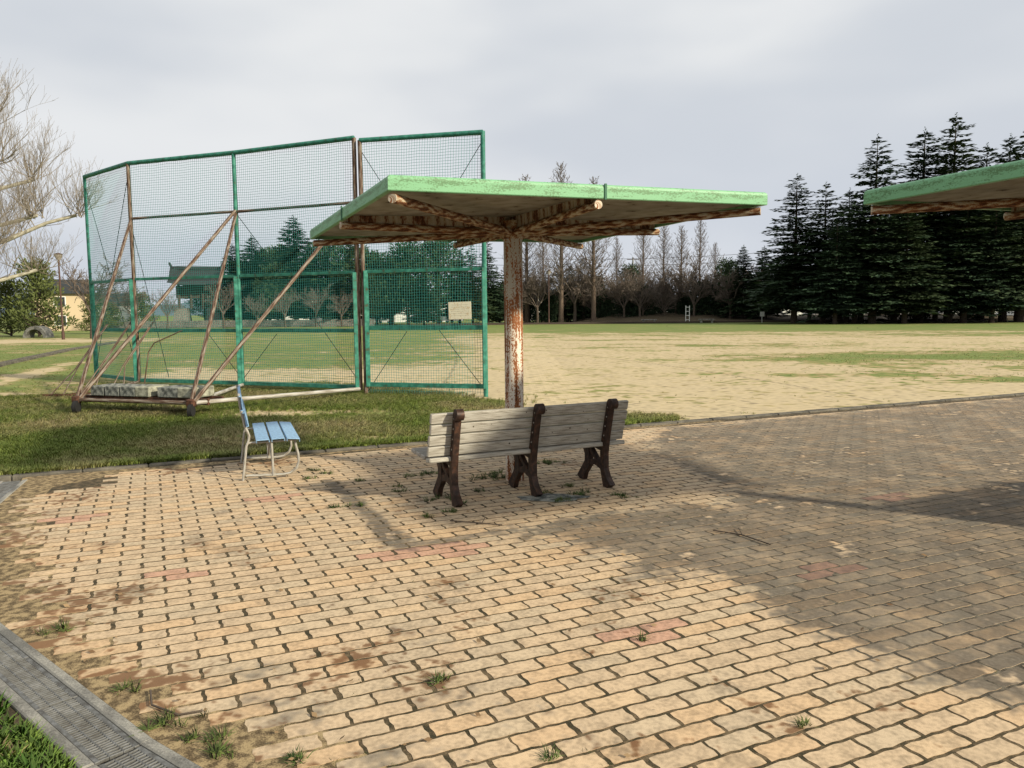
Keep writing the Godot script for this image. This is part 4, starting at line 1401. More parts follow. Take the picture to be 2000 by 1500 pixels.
	for k in 3:
		lr.append(larch_tree(541 + k, 19.0, "tall straight bare tree rising beyond the field behind the shelter"))
	var ll := [[1097, 100, 20.0, 0], [1030, 105, 19.4, 1], [1160, 100, 18.2, 2], [1256, 105, 13.6, 0], [1296, 107, 13.4, 1], [1330, 108, 13.0, 2], [1366, 105, 13.6, 0], [1395, 112, 11.0, 1], [1062, 112, 14.0, 2], [1205, 114, 12.0, 1]]
	place_row(ll, lr, 19.0, "bare_conifer", "tall straight leafless tree beyond the field, %s counting from the shelter post", "tall bare trees beyond the field")
	thin = 0.024
	# brown leafless trees and dark evergreen bushes filling the edge of the park
	var br := []
	for k in 3:
		br.append(bushy_tree(551 + k, 9.0, "brown leafless tree at the far edge of the field", "leafless trees at the field edge", M.twig))
	var ev := clump_tree(561, 5.5, 3.0, "evergreen_bush", "dark evergreen bush under the bare trees at the field edge", "evergreen bushes at the field edge", M.evergreen, 0.05, 55, 0.5)
	rng.seed = 59
	for k in 30:
		var u := 1008.0 + k * 17.0 + rr(-10, 10)
		var d := rr(99, 112)
		var s := rr(0.65, 1.35)
		var pos := P(px(u, d), d)
		if k < 3:
			br[k].position = pos
			br[k].scale = Vector3.ONE * s
		else:
			copy(br[k % 3], "bare_tree", pos, k * 1.3, "", "", s)
	for k in 22:
		var u := 985.0 + k * (26.0 if k < 18 else 0.0) + (90.0 + (k - 17) * 125.0 + 440.0 if k >= 18 else 0.0) + rr(-9, 9)
		var d := rr(103, 114) if u < 1480 else rr(96, 104)
		var pos := P(px(u, d), d)
		var s := rr(0.6, 1.1)
		if k == 0:
			ev.position = pos
			ev.scale = Vector3.ONE * s
		else:
			copy(ev, "evergreen_bush", pos, k * 0.9, "", "", s)

# ------------------------------------------------------------------ far things
func build_far() -> void:
	# stone wall and tile-roofed gate behind the net
	var w := thing("stone_wall", "long low grey stone wall behind the ball-stop net", "wall", P(px(420, 94), 94))
	for k in 26:
		var b := MB.new()
		b.cbox(Vector3(-19.0 + k * 1.5, 0.42, 0), Vector3(1.485, 0.86 + 0.06 * sin(k * 2.1), 0.5), 0.02)
		part("wall_block", b, M.stone, w)
	var g := thing("temple_gate", "dark tile-roofed gate on a pale stone base behind the net", "gate", P(px(392, 104), 104), 0.25)
	g.scale = Vector3.ONE * 0.9
	var roof := MB.new()
	var prof := [Vector2(0.0, 8.3), Vector2(0.7, 7.6), Vector2(1.6, 6.85), Vector2(2.6, 6.25), Vector2(3.5, 5.95)]
	for s in [-1.0, 1.0]:
		for i in 4:
			var p: Vector2 = prof[i]
			var q: Vector2 = prof[i + 1]
			for seg in 6:
				var x0 := -3.6 + 1.2 * seg
				var x1 := x0 + 1.2
				var l0 := 0.35 * pow(absf(x0) / 3.6, 3.0)
				var l1 := 0.35 * pow(absf(x1) / 3.6, 3.0)
				roof.poly([Vector3(x0, p.y + l0, s * p.x), Vector3(x1, p.y + l1, s * p.x), Vector3(x1, q.y + l1, s * q.x), Vector3(x0, q.y + l0, s * q.x)], Vector3(0, 3, 0))
		for i in 4:
			var p: Vector2 = prof[i]
			var q: Vector2 = prof[i + 1]
			roof.poly([Vector3(s * 3.6, p.y + 0.35, -p.x), Vector3(s * 3.6, p.y + 0.35, p.x), Vector3(s * 3.6, q.y + 0.35, q.x), Vector3(s * 3.6, q.y + 0.35, -q.x)], Vector3(0, 5, 0))
	var rf := part("roof", roof, M.tile, g)
	var rd := MB.new()
	rd.cbox(Vector3(0, 8.5, 0), Vector3(7.0, 0.5, 0.4), 0.05)
	for s in [-1.0, 1.0]:
		rd.cbox(Vector3(s * 3.55, 8.95, 0), Vector3(0.3, 0.7, 0.5), 0.08, Basis(Vector3.BACK, -s * 0.4))
	part("ridge", rd, M.tile, rf)
	for k in 4:
		var b := MB.new()
		b.tube([Vector3(-2.4 + 1.6 * k, 2.6, 1.2), Vector3(-2.4 + 1.6 * k, 6.2, 1.2)], 0.2, 8)
		part("column", b, M.timber, g)
	var bd := MB.new()
	bd.cbox(Vector3(0, 5.0, 0), Vector3(5.6, 1.8, 2.2), 0.05)
	part("upper_wall", bd, M.timber, g)
	for s in [-1.0, 1.0]:
		var b := MB.new()
		b.poly([Vector3(s * 1.1, 0, 1.9), Vector3(s * 3.4, 0, 1.9), Vector3(s * 3.0, 2.7, 1.5), Vector3(s * 1.4, 2.7, 1.5)], Vector3(s * 2.2, 1, 0))
		b.poly([Vector3(s * 1.1, 0, -1.9), Vector3(s * 1.1, 0, 1.9), Vector3(s * 1.4, 2.7, 1.5), Vector3(s * 1.4, 2.7, -1.5)], Vector3(s * 2.2, 1, 0))
		b.poly([Vector3(s * 3.4, 0, -1.9), Vector3(s * 3.4, 0, 1.9), Vector3(s * 3.0, 2.7, 1.5), Vector3(s * 3.0, 2.7, -1.5)], Vector3(s * 2.2, 1, 0))
		b.poly([Vector3(s * 1.4, 2.7, -1.5), Vector3(s * 3.0, 2.7, -1.5), Vector3(s * 3.0, 2.7, 1.5), Vector3(s * 1.4, 2.7, 1.5)], Vector3(s * 2.2, 1, 0))
		part("stone_base", b, M.stone, g)
	# houses and low white buildings seen through the trees
	house(P(px(132, 84), 84), 0.35, Vector3(4.6, 3.9, 5.0), M.cream, "beige gabled house beyond the street lamp and bare tree", 2)
	house(P(px(225, 112), 112), 0.1, Vector3(6.0, 3.2, 6.0), M.white, "white house glimpsed through the left end of the net", 2)
	house(P(px(620, 132), 132), 0.0, Vector3(16.0, 5.4, 8.0), M.white, "white building glimpsed between pines and stone wall", 1)
	house(P(px(770, 134), 134), 0.0, Vector3(18.0, 4.0, 8.0), M.white, "low white building behind the pines by the notice plate", 1)
	house(P(px(1085, 138), 138), 0.1, Vector3(15.0, 4.2, 8.0), M.white, "low white building seen past the tall bare tree trunks", 1)
	house(P(px(1215, 140), 140), -0.1, Vector3(17.0, 4.6, 8.0), M.white, "white building glimpsed behind the mound of bare trees", 1)
	house(P(px(1560, 136), 136), 0.0, Vector3(20.0, 4.4, 9.0), M.white, "white building behind the first cedars of the row", 1)
	house(P(px(1690, 138), 138), 0.05, Vector3(18.0, 4.2, 9.0), M.white, "wide white building seen under the tallest cedars", 1)
	house(P(px(1880, 136), 136), -0.05, Vector3(26.0, 4.4, 9.0), M.white, "long white building behind the cedars at the field corner", 1)
	# parked cars beyond the trees
	var cars := [[1068, 118, 0], [1108, 120, 1], [1190, 122, 0], [1232, 118, 0], [1478, 112, 0], [1508, 113, 1], [1590, 112, 0], [1622, 112, 0], [1655, 114, 1], [1700, 113, 0], [1722, 112, 2], [1760, 114, 0], [1838, 113, 1], [1900, 112, 0], [1975, 113, 0], [625, 118, 0], [745, 120, 0], [830, 120, 1], [880, 119, 0]]
	var proto := [car(M.car_white, "white car parked beyond the trees at the far side"), car(M.car_grey, "grey car parked beyond the trees at the far side"), car(M.car_red, "red car parked beyond the cedars")]
	var had := [0, 0, 0]
	for q in cars:
		var pos := P(px(q[0], q[1]), q[1])
		var o: Node3D = proto[q[2]]
		if had[q[2]] == 0:
			o.position = pos
		else:
			copy(o, "parked_car", pos, 0.2 * had[q[2]])
		had[q[2]] += 1
	# street lamps
	var lp := street_lamp("brown park lamp post beside the olive-green evergreen", 5.6)
	lp.position = P(px(126, 52), 52)
	copy(lp, "street_lamp", P(px(1073, 96), 96), 0.0, "thin park lamp post among the tall bare trees", "", 1.15)
	copy(lp, "street_lamp", P(px(1980, 84), 84), 0.0, "park lamp post in front of the cedar row", "", 1.3)
	# pole with wires
	var up := thing("utility_pole", "concrete utility pole with cross-arms above the far trees", "pole", P(px(1236, 150), 150))
	var b := MB.new()
	b.tube([Vector3.ZERO, Vector3(0, 11.6, 0)], [0.22, 0.13], 8)
	part("mast", b, M.concrete, up)
	for y in [11.2, 9.9]:
		var a := MB.new()
		a.cbox(Vector3(0, y, 0), Vector3(2.2, 0.12, 0.12), 0.01)
		part("cross_arm", a, M.timber, up)
		var wire := MB.new()
		var pts := []
		for k in 13:
			var t := k / 12.0 * 2.0 - 1.0
			pts.append(Vector3(t * 30.0 - 6.0, y + 0.1 - 0.9 * (1.0 - pow(absf(t), 2.0)) * 0.0 + 0.004 * pow(t * 30.0, 2.0) * 0.25, 0))
		wire.tube(pts, 0.035, 4, false)
		part("wire", wire, M.cable, up)
	# far benches, a white climbing frame post pair and a small white sign at the field edge
	for q in [[1268, 96, "low concrete bench at the field edge by the mound"], [1380, 94, "low concrete bench at the field edge right of the white ladder"]]:
		var be := thing("stone_bench", q[2], "bench", P(px(q[0], q[1]), q[1]))
		var s := MB.new()
		s.cbox(Vector3(0, 0.42, 0), Vector3(1.9, 0.12, 0.5), 0.02)
		part("seat", s, M.concrete, be)
		for k in [-0.65, 0.65]:
			var l := MB.new()
			l.cbox(Vector3(k, 0.19, 0), Vector3(0.22, 0.37, 0.4), 0.02)
			part("leg", l, M.concrete, be)
	var ld := thing("ladder_frame", "narrow white ladder-like frame standing at the field edge", "frame", P(px(1343, 95), 95))
	for k in [-0.22, 0.22]:
		pole(ld, "upright", Vector3(k, 0, 0), Vector3(k, 2.1, 0), 0.05, M.white, 6)
	for k in 4:
		pole(ld, "rung", Vector3(-0.22, 0.4 + 0.5 * k, 0), Vector3(0.22, 0.4 + 0.5 * k, 0), 0.04, M.white, 6)
	var sn := thing("small_sign", "small white sign on a short post at the field edge", "sign", P(px(1488, 93), 93))
	pole(sn, "post", Vector3.ZERO, Vector3(0, 0.9, 0), 0.04, M.white, 6)
	var pl := MB.new()
	pl.cbox(Vector3(0, 1.0, 0.05), Vector3(0.5, 0.55, 0.03), 0.01)
	part("plate", pl, M.white, sn)
	# culvert end and bench by the evergreen, far left
	var cv := thing("culvert", "small grey arched concrete culvert end under the olive evergreen", "culvert", P(px(78, 57), 57))
	var arch := MB.new()
	var out := PackedVector2Array()
	for k in 11:
		var an := PI * k / 10.0
		out.append(Vector2(0.85 * cos(an), 0.85 * sin(an)))
	for k in range(10, -1, -1):
		var an := PI * k / 10.0
		out.append(Vector2(0.62 * cos(an), 0.62 * sin(an)))
	arch.slab(out, -0.5, 0.5)
	part("arch", arch, M.concrete, cv).rotation.y = PI / 2
	# mound with the bare trees, dark kerb at the far side of the field
	var md := MB.new()
	for i in 24:
		for j in 6:
			var q := []
			for c in [[0, 0], [1, 0], [1, 1], [0, 1]]:
				var x: float = 8.0 + (i + c[0]) * 2.6
				var d: float = 95.5 + (j + c[1]) * 4.0
				var h := (0.75 * sin(PI * clampf((d - 95.5) / 24.0, 0, 1)) + 0.5 * exp(-pow((x - 20.0) / 9.0, 2.0)) * sin(PI * clampf((d - 95.5) / 24.0, 0, 1)) + 0.12 * sin(x * 0.9 + d)) * smoothstep(6.0, 14.0, x) * smoothstep(72.0, 64.0, x)
				q.append(P(x, d, maxf(h, 0.0) + 0.012))
			md.poly(q, Vector3(q[0].x, -50, q[0].z))
	setting("mound", md, M.earth)
	var fk := thing("far_kerb", "low dark kerb along the far side of the field", "kerb", P(30, 94.5))
	for k in 16:
		var bb := MB.new()
		bb.cbox(Vector3(-38.0 + 5.0 * k, 0.10, 0), Vector3(4.97, 0.24, 0.3), 0.02)
		part("kerb_stone", bb, M.rubber if false else M.timber, fk)

func house(at: Vector3, turn: float, size: Vector3, m: Material, label: String, floors: int) -> void:
	var h := thing("house", label, "building", at, turn)
	var b := MB.new()
	b.cbox(Vector3(0, size.y / 2, 0), size, 0.02)
	part("wall", b, m, h)
	var r := MB.new()
	var x := size.x / 2 + 0.4
	var z := size.z / 2 + 0.4
	var y := size.y - 0.05
	var top := size.y + (1.5 if floors == 2 else 0.7)
	for s in [-1.0, 1.0]:
		r.poly([Vector3(-x, y, s * z), Vector3(x, y, s * z), Vector3(x, top, 0), Vector3(-x, top, 0)], Vector3(0, 0, 0))
		r.poly([Vector3(s * (x - 0.05), y, -z), Vector3(s * (x - 0.05), y, z), Vector3(s * (x - 0.05), top, 0)], Vector3(0, 0, 0))
	part("roof", r, M.tile, h)
	var n := int(size.x / 2.6)
	for f in floors:
		for k in n:
			var w := MB.new()
			var c := Vector3(-size.x / 2 + (k + 0.5) * size.x / n, size.y * (f + 0.55) / floors, size.z / 2 + 0.02)
			w.cbox(c, Vector3(1.15, 1.1, 0.06), 0.01)
			var fr := part("window", w, M.white, h)
			var g := MB.new()
			g.cbox(c + Vector3(0, 0, 0.03), Vector3(0.98, 0.94, 0.03), 0.005)
			part("pane", g, M.glass, fr)

func car(m: Material, label: String) -> Node3D:
	var c := thing("parked_car", label, "car", Vector3.ZERO, 0.0, "cars parked beyond the trees")
	var b := MB.new()
	b.slab(PackedVector2Array([Vector2(-2.1, 0.28), Vector2(2.1, 0.28), Vector2(2.15, 0.72), Vector2(1.55, 0.88), Vector2(0.85, 1.42), Vector2(-1.4, 1.45), Vector2(-2.0, 0.95), Vector2(-2.15, 0.7)]), -0.8, 0.8)
	var body := part("body", b, m, c)
	body.rotation.y = PI / 2
	var g := MB.new()
	g.slab(PackedVector2Array([Vector2(1.3, 0.92), Vector2(0.8, 1.36), Vector2(-1.3, 1.38), Vector2(-1.75, 0.96)]), -0.815, 0.815)
	part("side_glass", g, M.glass, c).rotation.y = PI / 2
	for s in [-1.3, 1.3]:
		for q in [-0.72, 0.72]:
			var w := MB.new()
			w.tube([Vector3(s, 0.3, q - 0.1), Vector3(s, 0.3, q + 0.1)], 0.3, 12)
			part("wheel", w, M.rubber, c)
	return c

func street_lamp(label: String, H: float) -> Node3D:
	var l := thing("street_lamp", label, "lamp", Vector3.ZERO)
	var b := MB.new()
	b.tube([Vector3.ZERO, Vector3(0, 0.5, 0), Vector3(0, 0.55, 0), Vector3(0, H - 0.35, 0)], [0.10, 0.10, 0.065, 0.05], 10)
	part("pole", b, M.lamp_pole, l)
	var h := MB.new()
	h.tube([Vector3(0, H - 0.4, 0), Vector3(0, H - 0.1, 0), Vector3(0, H, 0)], [0.1, 0.26, 0.22], 12)
	part("lamp_shade", h, M.lamp_glass, l)
	var c := MB.new()
	c.tube([Vector3(0, H - 0.02, 0), Vector3(0, H + 0.06, 0)], [0.30, 0.10], 12)
	part("cap", c, M.lamp_pole, l)
	return l

# ------------------------------------------------------------------ grass, weeds, litter
func tuft_mesh(sd: int, blades: int, h: float, spread: float, w: float) -> ArrayMesh:
	rng.seed = sd
	var b := MB.new()
	for k in blades:
		var an := rr(0, TAU)
		var o := Vector3(cos(an), 0, sin(an))
		var p := o * rr(0, spread) * 0.5
		var lean := o * rr(0.2, 1.0) * spread
		var hh := h * rr(0.55, 1.1)
		var s := Vector3(-o.z, 0, o.x).rotated(Vector3.UP, rr(-0.8, 0.8)) * w
		var mid := p + lean * 0.4 + Vector3(0, hh * 0.65, 0)
		var tip := p + lean + Vector3(0, hh, 0)
		var nn := (o * 0.4 + Vector3.UP).normalized()
		b.quad(p - s, p + s, mid + s * 0.7, mid - s * 0.7, nn)
		b.tri(mid - s * 0.7, mid + s * 0.7, tip, nn)
	return b.mesh()

func scatter(called: String, label: String, category: String, meshes: Array, list: Array, m: Material = null) -> void:
	for s in meshes.size():
		var some := []
		for i in range(s, list.size(), meshes.size()):
			some.append(list[i])
		var mm := MultiMesh.new()
		mm.transform_format = MultiMesh.TRANSFORM_3D
		mm.use_colors = true
		mm.mesh = meshes[s]
		mm.instance_count = some.size()
		for i in some.size():
			mm.set_instance_transform(i, some[i][0])
			mm.set_instance_color(i, some[i][1])
		var o := MultiMeshInstance3D.new()
		o.name = numbered(called)
		o.multimesh = mm
		o.material_override = m if m else M.blade
		tag(o, label, category)
		o.set_meta("kind", "stuff")
		add_child(o)

func green(dry: float) -> Color:
	var c := Color(0.17, 0.25, 0.042).lerp(Color(0.25, 0.29, 0.065), rng.randf())
	return c.lerp(Color(0.46, 0.38, 0.19), clampf(dry + rr(-0.15, 0.2), 0, 1)) * rr(0.7, 1.15)

func upright(p: Vector3, s: float) -> Transform3D:
	return Transform3D(Basis.from_euler(Vector3(rr(-0.15, 0.15), rr(0, TAU), rr(-0.15, 0.15))).scaled(Vector3.ONE * s), p)

func build_grass() -> void:
	var lawn := [tuft_mesh(601, 11, 0.044, 0.042, 0.0022), tuft_mesh(602, 8, 0.034, 0.045, 0.0024), tuft_mesh(603, 10, 0.05, 0.03, 0.002)]
	var patches := noise(611, 0.55, 4)
	var dry := noise(612, 0.35, 3)
	rng.seed = 61
	var list := []
	var tries := 0
	while list.size() < 64000 and tries < 300000:
		tries += 1
		# more of them near the kerb
		var e := rr(-9.0, 7.5)
		var nn := KERB + 0.105 + 9.0 * pow(rng.randf(), 1.6)
		var q := en2(e, nn)
		if absf(q.x) > 0.72 * q.y + 1.0:
			continue
		var g := grassness(q) + patches.get_noise_2d(q.x, q.y) * 0.45
		if nn < KERB + 0.45 and q.x < 1.6:
			g += 0.25
		if rng.randf() > smoothstep(0.30, 0.75, g):
			continue
		list.append([upright(P(q.x, q.y, 0.0), rr(0.5, 1.3) * (1.35 if nn < KERB + 0.3 else 1.0)), green(0.25 + dry.get_noise_2d(q.x, q.y) * 1.35 - (0.25 if nn < KERB + 0.5 else 0.0))])
	scatter("verge_grass", "short patchy grass on the verge between the kerb and the net", "grass", [lawn[0]], list)
	list = []
	rng.seed = 67
	var tall := [tuft_mesh(609, 12, 0.085, 0.07, 0.0026), tuft_mesh(610, 9, 0.11, 0.06, 0.0024), tuft_mesh(611, 14, 0.05, 0.09, 0.004)]
	for k in 5200:
		var q := Vector2.ZERO
		if k % 3 == 0:
			q = en2(rr(-6.5, 2.6), KERB + 0.12 + 0.35 * pow(rng.randf(), 2.0))
		elif k % 3 == 1:
			var t := rng.randf()
			q = Vector2(-9.4, 17.6).lerp(Vector2(-0.3, 14.1), t) + Vector2(rr(-0.3, 0.3), rr(-0.9, 0.25))
		else:
			q = Vector2(rr(-9.0, 0.5), rr(9.5, 14.5))
		if patches.get_noise_2d(q.x * 1.7, q.y * 1.7) < 0.02 or q.y < 8.0:
			continue
		if q.x * -sin(TH) + q.y * cos(TH) < KERB + 0.11:
			continue
		list.append([upright(P(q.x, q.y, 0.0), rr(0.45, 1.05)), green(rr(0.0, 0.75))])
	scatter("verge_tufts", "longer straggling grass and straw along the kerb and under the net", "grass", [tall[0]], list)
	# sparse tufts in the bare soil of the field and further grass to the left
	list = []
	rng.seed = 62
	for k in 26000:
		var d := 10.0 + 34.0 * pow(rng.randf(), 1.6)
		var x := rr(-0.72 * d - 1.0, 0.72 * d + 1.0)
		var q := Vector2(x, d)
		if (q.x * -sin(TH) + q.y * cos(TH)) < KERB + 0.2:
			continue
		var g := grassness(q) + patches.get_noise_2d(x * 0.8, d * 0.8) * 0.5
		if rng.randf() > smoothstep(0.25, 0.8, g) + 0.015:
			continue
		list.append([upright(P(x, d, 0.0), rr(0.6, 1.2)), green(0.35 + dry.get_noise_2d(x, d) * 0.7)])
	scatter("field_tufts", "scattered grass tufts in the bare soil of the field", "grass", [lawn[1]], list)
	# lush clover lawn beyond the gutter, near
	list = []
	rng.seed = 63
	var lush := [tuft_mesh(604, 14, 0.05, 0.055, 0.0048), tuft_mesh(605, 12, 0.045, 0.05, 0.006)]
	while list.size() < 5200:
		var q := Vector2(rr(-4.2, -0.7), rr(1.9, 5.2))
		var s := gutter_side(q)
		if s > -0.275 or s < -1.9:
			continue
		if s > -0.36 and rng.randf() < 0.6:
			continue
		var c := Color(0.10, 0.20, 0.03).lerp(Color(0.18, 0.26, 0.05), rng.randf()) * rr(0.8, 1.15)
		if rng.randf() < 0.08:
			c = Color(0.28, 0.22, 0.10)
		list.append([upright(P(q.x, q.y, -0.01), rr(0.6, 1.2)), c])
	scatter("clover_lawn", "lush green clover and grass beside the drain gutter", "grass", [lush[0]], list)
	# weeds in the joints
	var weeds := [Vector3(-2.30, 3.75, 1.5), Vector3(-1.30, 2.87, 1.6), Vector3(-1.17, 2.76, 1.4), Vector3(-1.61, 3.14, 0.7), Vector3(-1.04, 2.62, 1.2), Vector3(-0.61, 6.42, 1.9), Vector3(0.41, 7.92, 2.0), Vector3(0.30, 7.95, 1.6), Vector3(-0.25, 7.21, 2.0), Vector3(-0.15, 7.3, 2.2), Vector3(-0.08, 7.44, 1.8), Vector3(-0.28, 6.69, 1.2), Vector3(-1.29, 6.22, 1.0), Vector3(-1.42, 6.16, 0.7), Vector3(-1.80, 7.51, 1.0), Vector3(-1.98, 7.65, 1.0), Vector3(-0.94, 7.36, 1.4), Vector3(-0.80, 7.47, 1.4), Vector3(-0.65, 7.42, 1.4), Vector3(-1.02, 6.92, 0.9), Vector3(0.49, 6.86, 1.1), Vector3(0.56, 6.56, 1.5), Vector3(0.98, 6.45, 1.2), Vector3(0.90, 6.49, 1.1), Vector3(0.41, 6.29, 1.1), Vector3(-1.94, 7.29, 1.1), Vector3(-1.43, 7.15, 0.8), Vector3(-0.49, 6.00, 1.0), Vector3(-0.67, 5.85, 0.8), Vector3(-0.99, 6.72, 0.9), Vector3(1.06, 2.80, 0.6), Vector3(-0.32, 3.18, 0.6), Vector3(0.63, 3.58, 0.5), Vector3(0.11, 2.60, 0.6), Vector3(-0.75, 2.62, 0.8), Vector3(0.2, 6.72, 1.2), Vector3(0.3, 6.6, 0.9), Vector3(-0.45, 6.25, 1.0)]
	var weed := [tuft_mesh(606, 18, 0.055, 0.07, 0.0034), tuft_mesh(607, 22, 0.034, 0.085, 0.0048), tuft_mesh(608, 16, 0.07, 0.06, 0.0028)]
	rng.seed = 64
	for k in weeds.size():
		var w: Vector3 = weeds[k]
		var n := int(2 + w.z * 3.0)
		var o := Node3D.new()
		o.name = numbered("weed")
		add_child(o)
		o.position = P(w.x, w.y, -0.004)
		tag(o, "green weed tuft growing in a paving joint", "weed", "weeds in the paving joints")
		var c := Color(0.07, 0.13, 0.025).lerp(Color(0.13, 0.16, 0.04), rng.randf())
		var m: StandardMaterial3D = mat(c.linear_to_srgb(), 0.8)
		m.backlight_enabled = true
		m.backlight = Color(0.2, 0.2, 0.2)
		for j in n:
			var t := part("leaves", weed[(k + j) % 3], m, o)
			t.transform = upright(Vector3(rr(-0.06, 0.06) * w.z, 0, rr(-0.035, 0.035) * w.z), rr(0.55, 1.0) * lerpf(0.7, 1.0, w.z / 2.0))
	# moss and small seedlings filling joints here and there
	list = []
	rng.seed = 65
	var patch := noise(613, 0.9, 3)
	for k in 9000:
		var row := rng.randi_range(12, 79)
		var e := rr(-7.0, 9.0)
		var q := en2(e, BW * row)
		if absf(q.x) > 0.75 * q.y or gutter_side(q) < 0.1:
			continue
		if patch.get_noise_2d(q.x, q.y) < (0.18 if q.x < 1.2 else 0.4):
			continue
		list.append([upright(P(q.x, q.y, -0.008), rr(0.14, 0.36)), Color(0.06, 0.085, 0.02).lerp(Color(0.12, 0.10, 0.04), rng.randf())])
	scatter("joint_moss", "moss and tiny seedlings in the joints of the block paving", "moss", [weed[1]], list)
	# dry leaves and grit
	var bit := MB.new()
	bit.leaf(Vector3(-0.02, 0.0, 0), Vector3(0.04, 0.006, 0), Vector3(0, 0.004, 0.011))
	var bm := bit.mesh()
	list = []
	rng.seed = 66
	for k in 1500:
		var q := Vector2.ZERO
		if k < 700:
			q = Vector2(rr(-8.5, 0.2), rr(9.2, 15.6))
			if (q.x * -sin(TH) + q.y * cos(TH)) < KERB + 0.15:
				continue
		else:
			q = Vector2(rr(-3.5, 3.5), rr(2.4, 8.5))
			var gs := gutter_side(q)
			if gs < 0.05 or (gs > 0.6 and rng.randf() < 0.8):
				continue
		list.append([upright(P(q.x, q.y, 0.008), rr(0.35, 1.1)), Color(0.28, 0.19, 0.10).lerp(Color(0.12, 0.07, 0.035), rng.randf())])
	scatter("dry_leaves", "scattered dry leaf bits on the verge and along the gutter", "leaf litter", [bm], list, M.litter)
	# fallen twigs
	for q in [[[Vector2(1.40, 5.38), Vector2(1.57, 5.26), Vector2(1.69, 5.03)], "forked dry twig fallen on the grey paving"], [[Vector2(-0.47, 5.70), Vector2(-0.23, 5.62), Vector2(-0.08, 5.57)], "thin curved twig lying on the paving in front of the bench"], [[Vector2(-1.50, 3.10), Vector2(-1.44, 2.98), Vector2(-1.30, 2.90), Vector2(-1.22, 2.93)], "bent brown twig by the weeds along the gutter"], [[Vector2(-2.4, 10.7), Vector2(-1.6, 10.5), Vector2(-0.9, 10.75)], "long dry stick lying in the verge grass"]]:
		var root := thing("fallen_twig", q[1], "twig", P(q[0][0].x, q[0][0].y, 0.0))
		var b := MB.new()
		var pts := []
		for w in q[0]:
			pts.append(P(w.x, w.y, 0.012) - root.position)
		b.tube(pts, 0.0045, 6)
		if q[0].size() == 3:
			b.tube([pts[1], pts[1] + Vector3(0.02, 0.004, -0.16)], 0.003, 5)
		part("stem", b, M.bark, root)

# ------------------------------------------------------------------ light
func build_sky() -> void:
	var w := 1024
	var h := 512
	var im := Image.create(w, h, false, Image.FORMAT_RGBF)
	var a := noise(901, 1.1, 5)
	var b := noise(902, 0.55, 4)
	for y in h:
		var up := PI * (0.5 - (y + 0.5) / h)
		for x in w:
			var an := TAU * (x + 0.5) / w
			var d := Vector3(sin(an) * cos(up), sin(up), cos(an) * cos(up))
			# flat layers of cloud: stretched sideways
			var s := Vector3(d.x, d.y * 3.2, d.z) * 1.6
			var t := a.get_noise_3dv(s) * 0.6 + b.get_noise_3dv(s) * 0.7
			var c := Color(0.60, 0.635, 0.685).lerp(Color(0.80, 0.812, 0.818), smoothstep(-0.36, 0.36, t * 0.8 + 0.9 * (clampf(d.y, 0.0, 0.45) - 0.24)))
			c = c.lerp(Color(0.55, 0.60, 0.70), smoothstep(0.30, 0.02, d.y) * 0.4)
			im.set_pixel(x, y, c)
	var sky := Sky.new()
	var sm := PanoramaSkyMaterial.new()
	sm.panorama = ImageTexture.create_from_image(im)
	sky.sky_material = sm
	var env := Environment.new()
	env.background_mode = Environment.BG_SKY
	env.sky = sky
	env.background_energy_multiplier = 0.76
	env.tonemap_mode = Environment.TONE_MAPPER_LINEAR
	env.tonemap_exposure = 1.38
	env.sdfgi_enabled = true
	env.ssao_enabled = true
	env.ssil_enabled = true
	var we := WorldEnvironment.new()
	we.name = "environment"
	we.environment = env
	add_child(we)

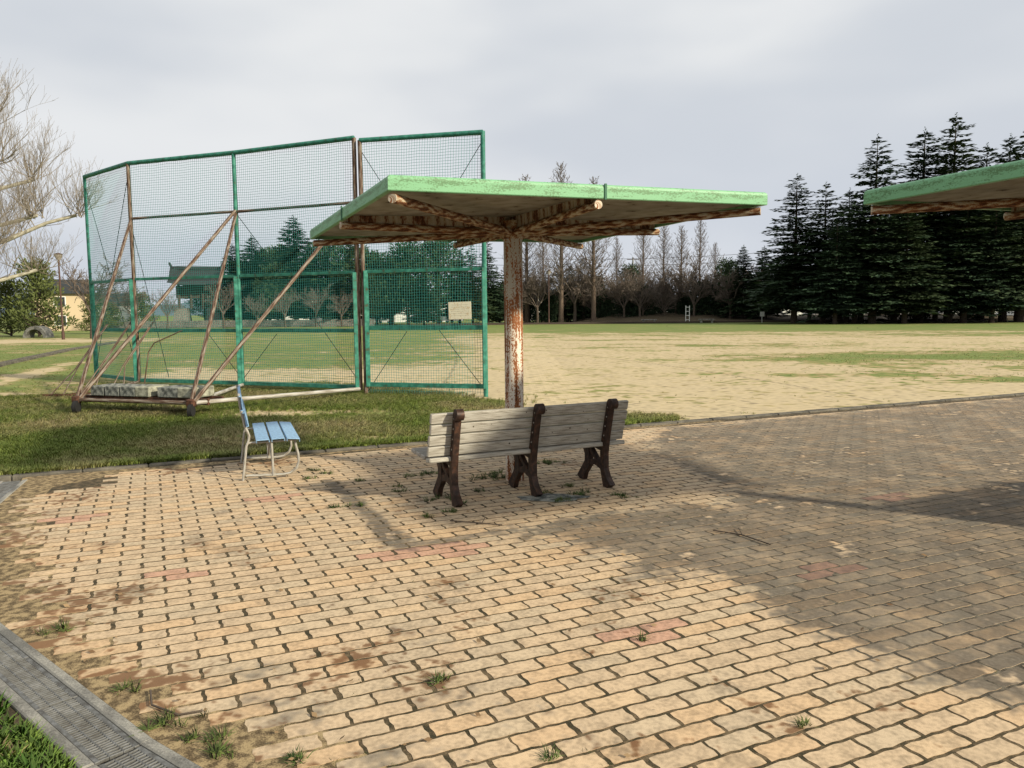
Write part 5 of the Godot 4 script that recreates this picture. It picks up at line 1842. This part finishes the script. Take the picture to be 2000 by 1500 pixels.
func _ready() -> void:
	# camera
	var cam := Camera3D.new()
	cam.name = "camera"
	cam.position = Vector3(0, 1.55, 0)
	cam.rotation = Vector3(-0.09184, 0, -0.0094)
	cam.fov = rad_to_deg(2.0 * atan(750.0 / 1531.7))
	cam.near = 0.05
	cam.far = 6000.0
	add_child(cam)
	cam.current = true
	# sky and exposure
	build_sky()
	# sun: behind the camera to the right, 25 degrees up
	var sun := DirectionalLight3D.new()
	sun.name = "sun"
	sun.light_energy = 1.5
	sun.light_color = Color(1.0, 0.955, 0.86)
	sun.light_angular_distance = 2.6
	sun.shadow_enabled = true
	add_child(sun)
	sun.look_at_from_position(Vector3(4.39, 2.4, 2.71), Vector3.ZERO)
	make_materials()
	print("materials ", Time.get_ticks_msec())
	# setting
	var g := MB.new()
	g.quad(Vector3(-2500, -0.07, 2500), Vector3(2500, -0.07, 2500), Vector3(2500, -0.07, -2500), Vector3(-2500, -0.07, -2500), Vector3.UP)
	setting("ground", g, M.earth)
	var fm := with_detail(mat(Color.WHITE, 0.97, 0.0, field_tex()), M.faint, 0.7, true)
	fm.texture_repeat = false
	setting("sports_field", sheet([en2(-900, KERB + 0.06), en2(900, KERB + 0.06), en2(900, 1800), en2(-900, 1800)], 0.0), fm)
	var lawn := []
	for q in GUTTER:
		lawn.append(q)
	var lp := []
	for i in GUTTER.size():
		var a: Vector2 = GUTTER[maxi(i - 1, 0)]
		var c: Vector2 = GUTTER[mini(i + 1, GUTTER.size() - 1)]
		var dir := (c - a).normalized()
		var left := Vector2(-dir.y, dir.x)
		if left.x > 0:
			left = -left
		lp.append(GUTTER[i] + left * 0.25)
	lp.append(en2(-1.5, KERB - 0.01)); lp.append(en2(-60, KERB - 0.01)); lp.append(en2(-60, -30)); lp.append(Vector2(2.0, -1.0))
	setting("lawn", sheet(lp, -0.012), M.earth)
	var hl := MB.new()
	for k in 40:
		var u0 := -1800.0 + 90.0 * k
		var q0 := P(u0, 2400, 45.0 + 30.0 * sin(k * 0.7) + 14.0 * sin(k * 1.9))
		var q1 := P(u0 + 90, 2400, 45.0 + 30.0 * sin((k + 1) * 0.7) + 14.0 * sin((k + 1) * 1.9))
		hl.poly([P(u0, 2100, -1), P(u0 + 90, 2100, -1), q1, q0], P(u0, 2600, -500))
	setting("hills", hl, M.hill)
	print("field ", Time.get_ticks_msec())
	build_paving()
	print("paving ", Time.get_ticks_msec())
	build_kerb()
	build_gutter()
	# things
	var s1 := make_shelter()
	copy(s1, "park_shelter", P(4.57, 4.93), 0.408, "second square mint-green shelter roof, only a corner of it showing before the cedars")
	var b1 := make_bench()
	copy(b1, "park_bench", P(5.08, 5.55), 0.461 + PI, "second plank bench under the other shelter, past the end of the paving in view")
	make_chair()
	build_backstop()
	print("objects ", Time.get_ticks_msec())
	build_trees()
	print("trees ", Time.get_ticks_msec())
	build_far()
	build_grass()
	print("done ", Time.get_ticks_msec())
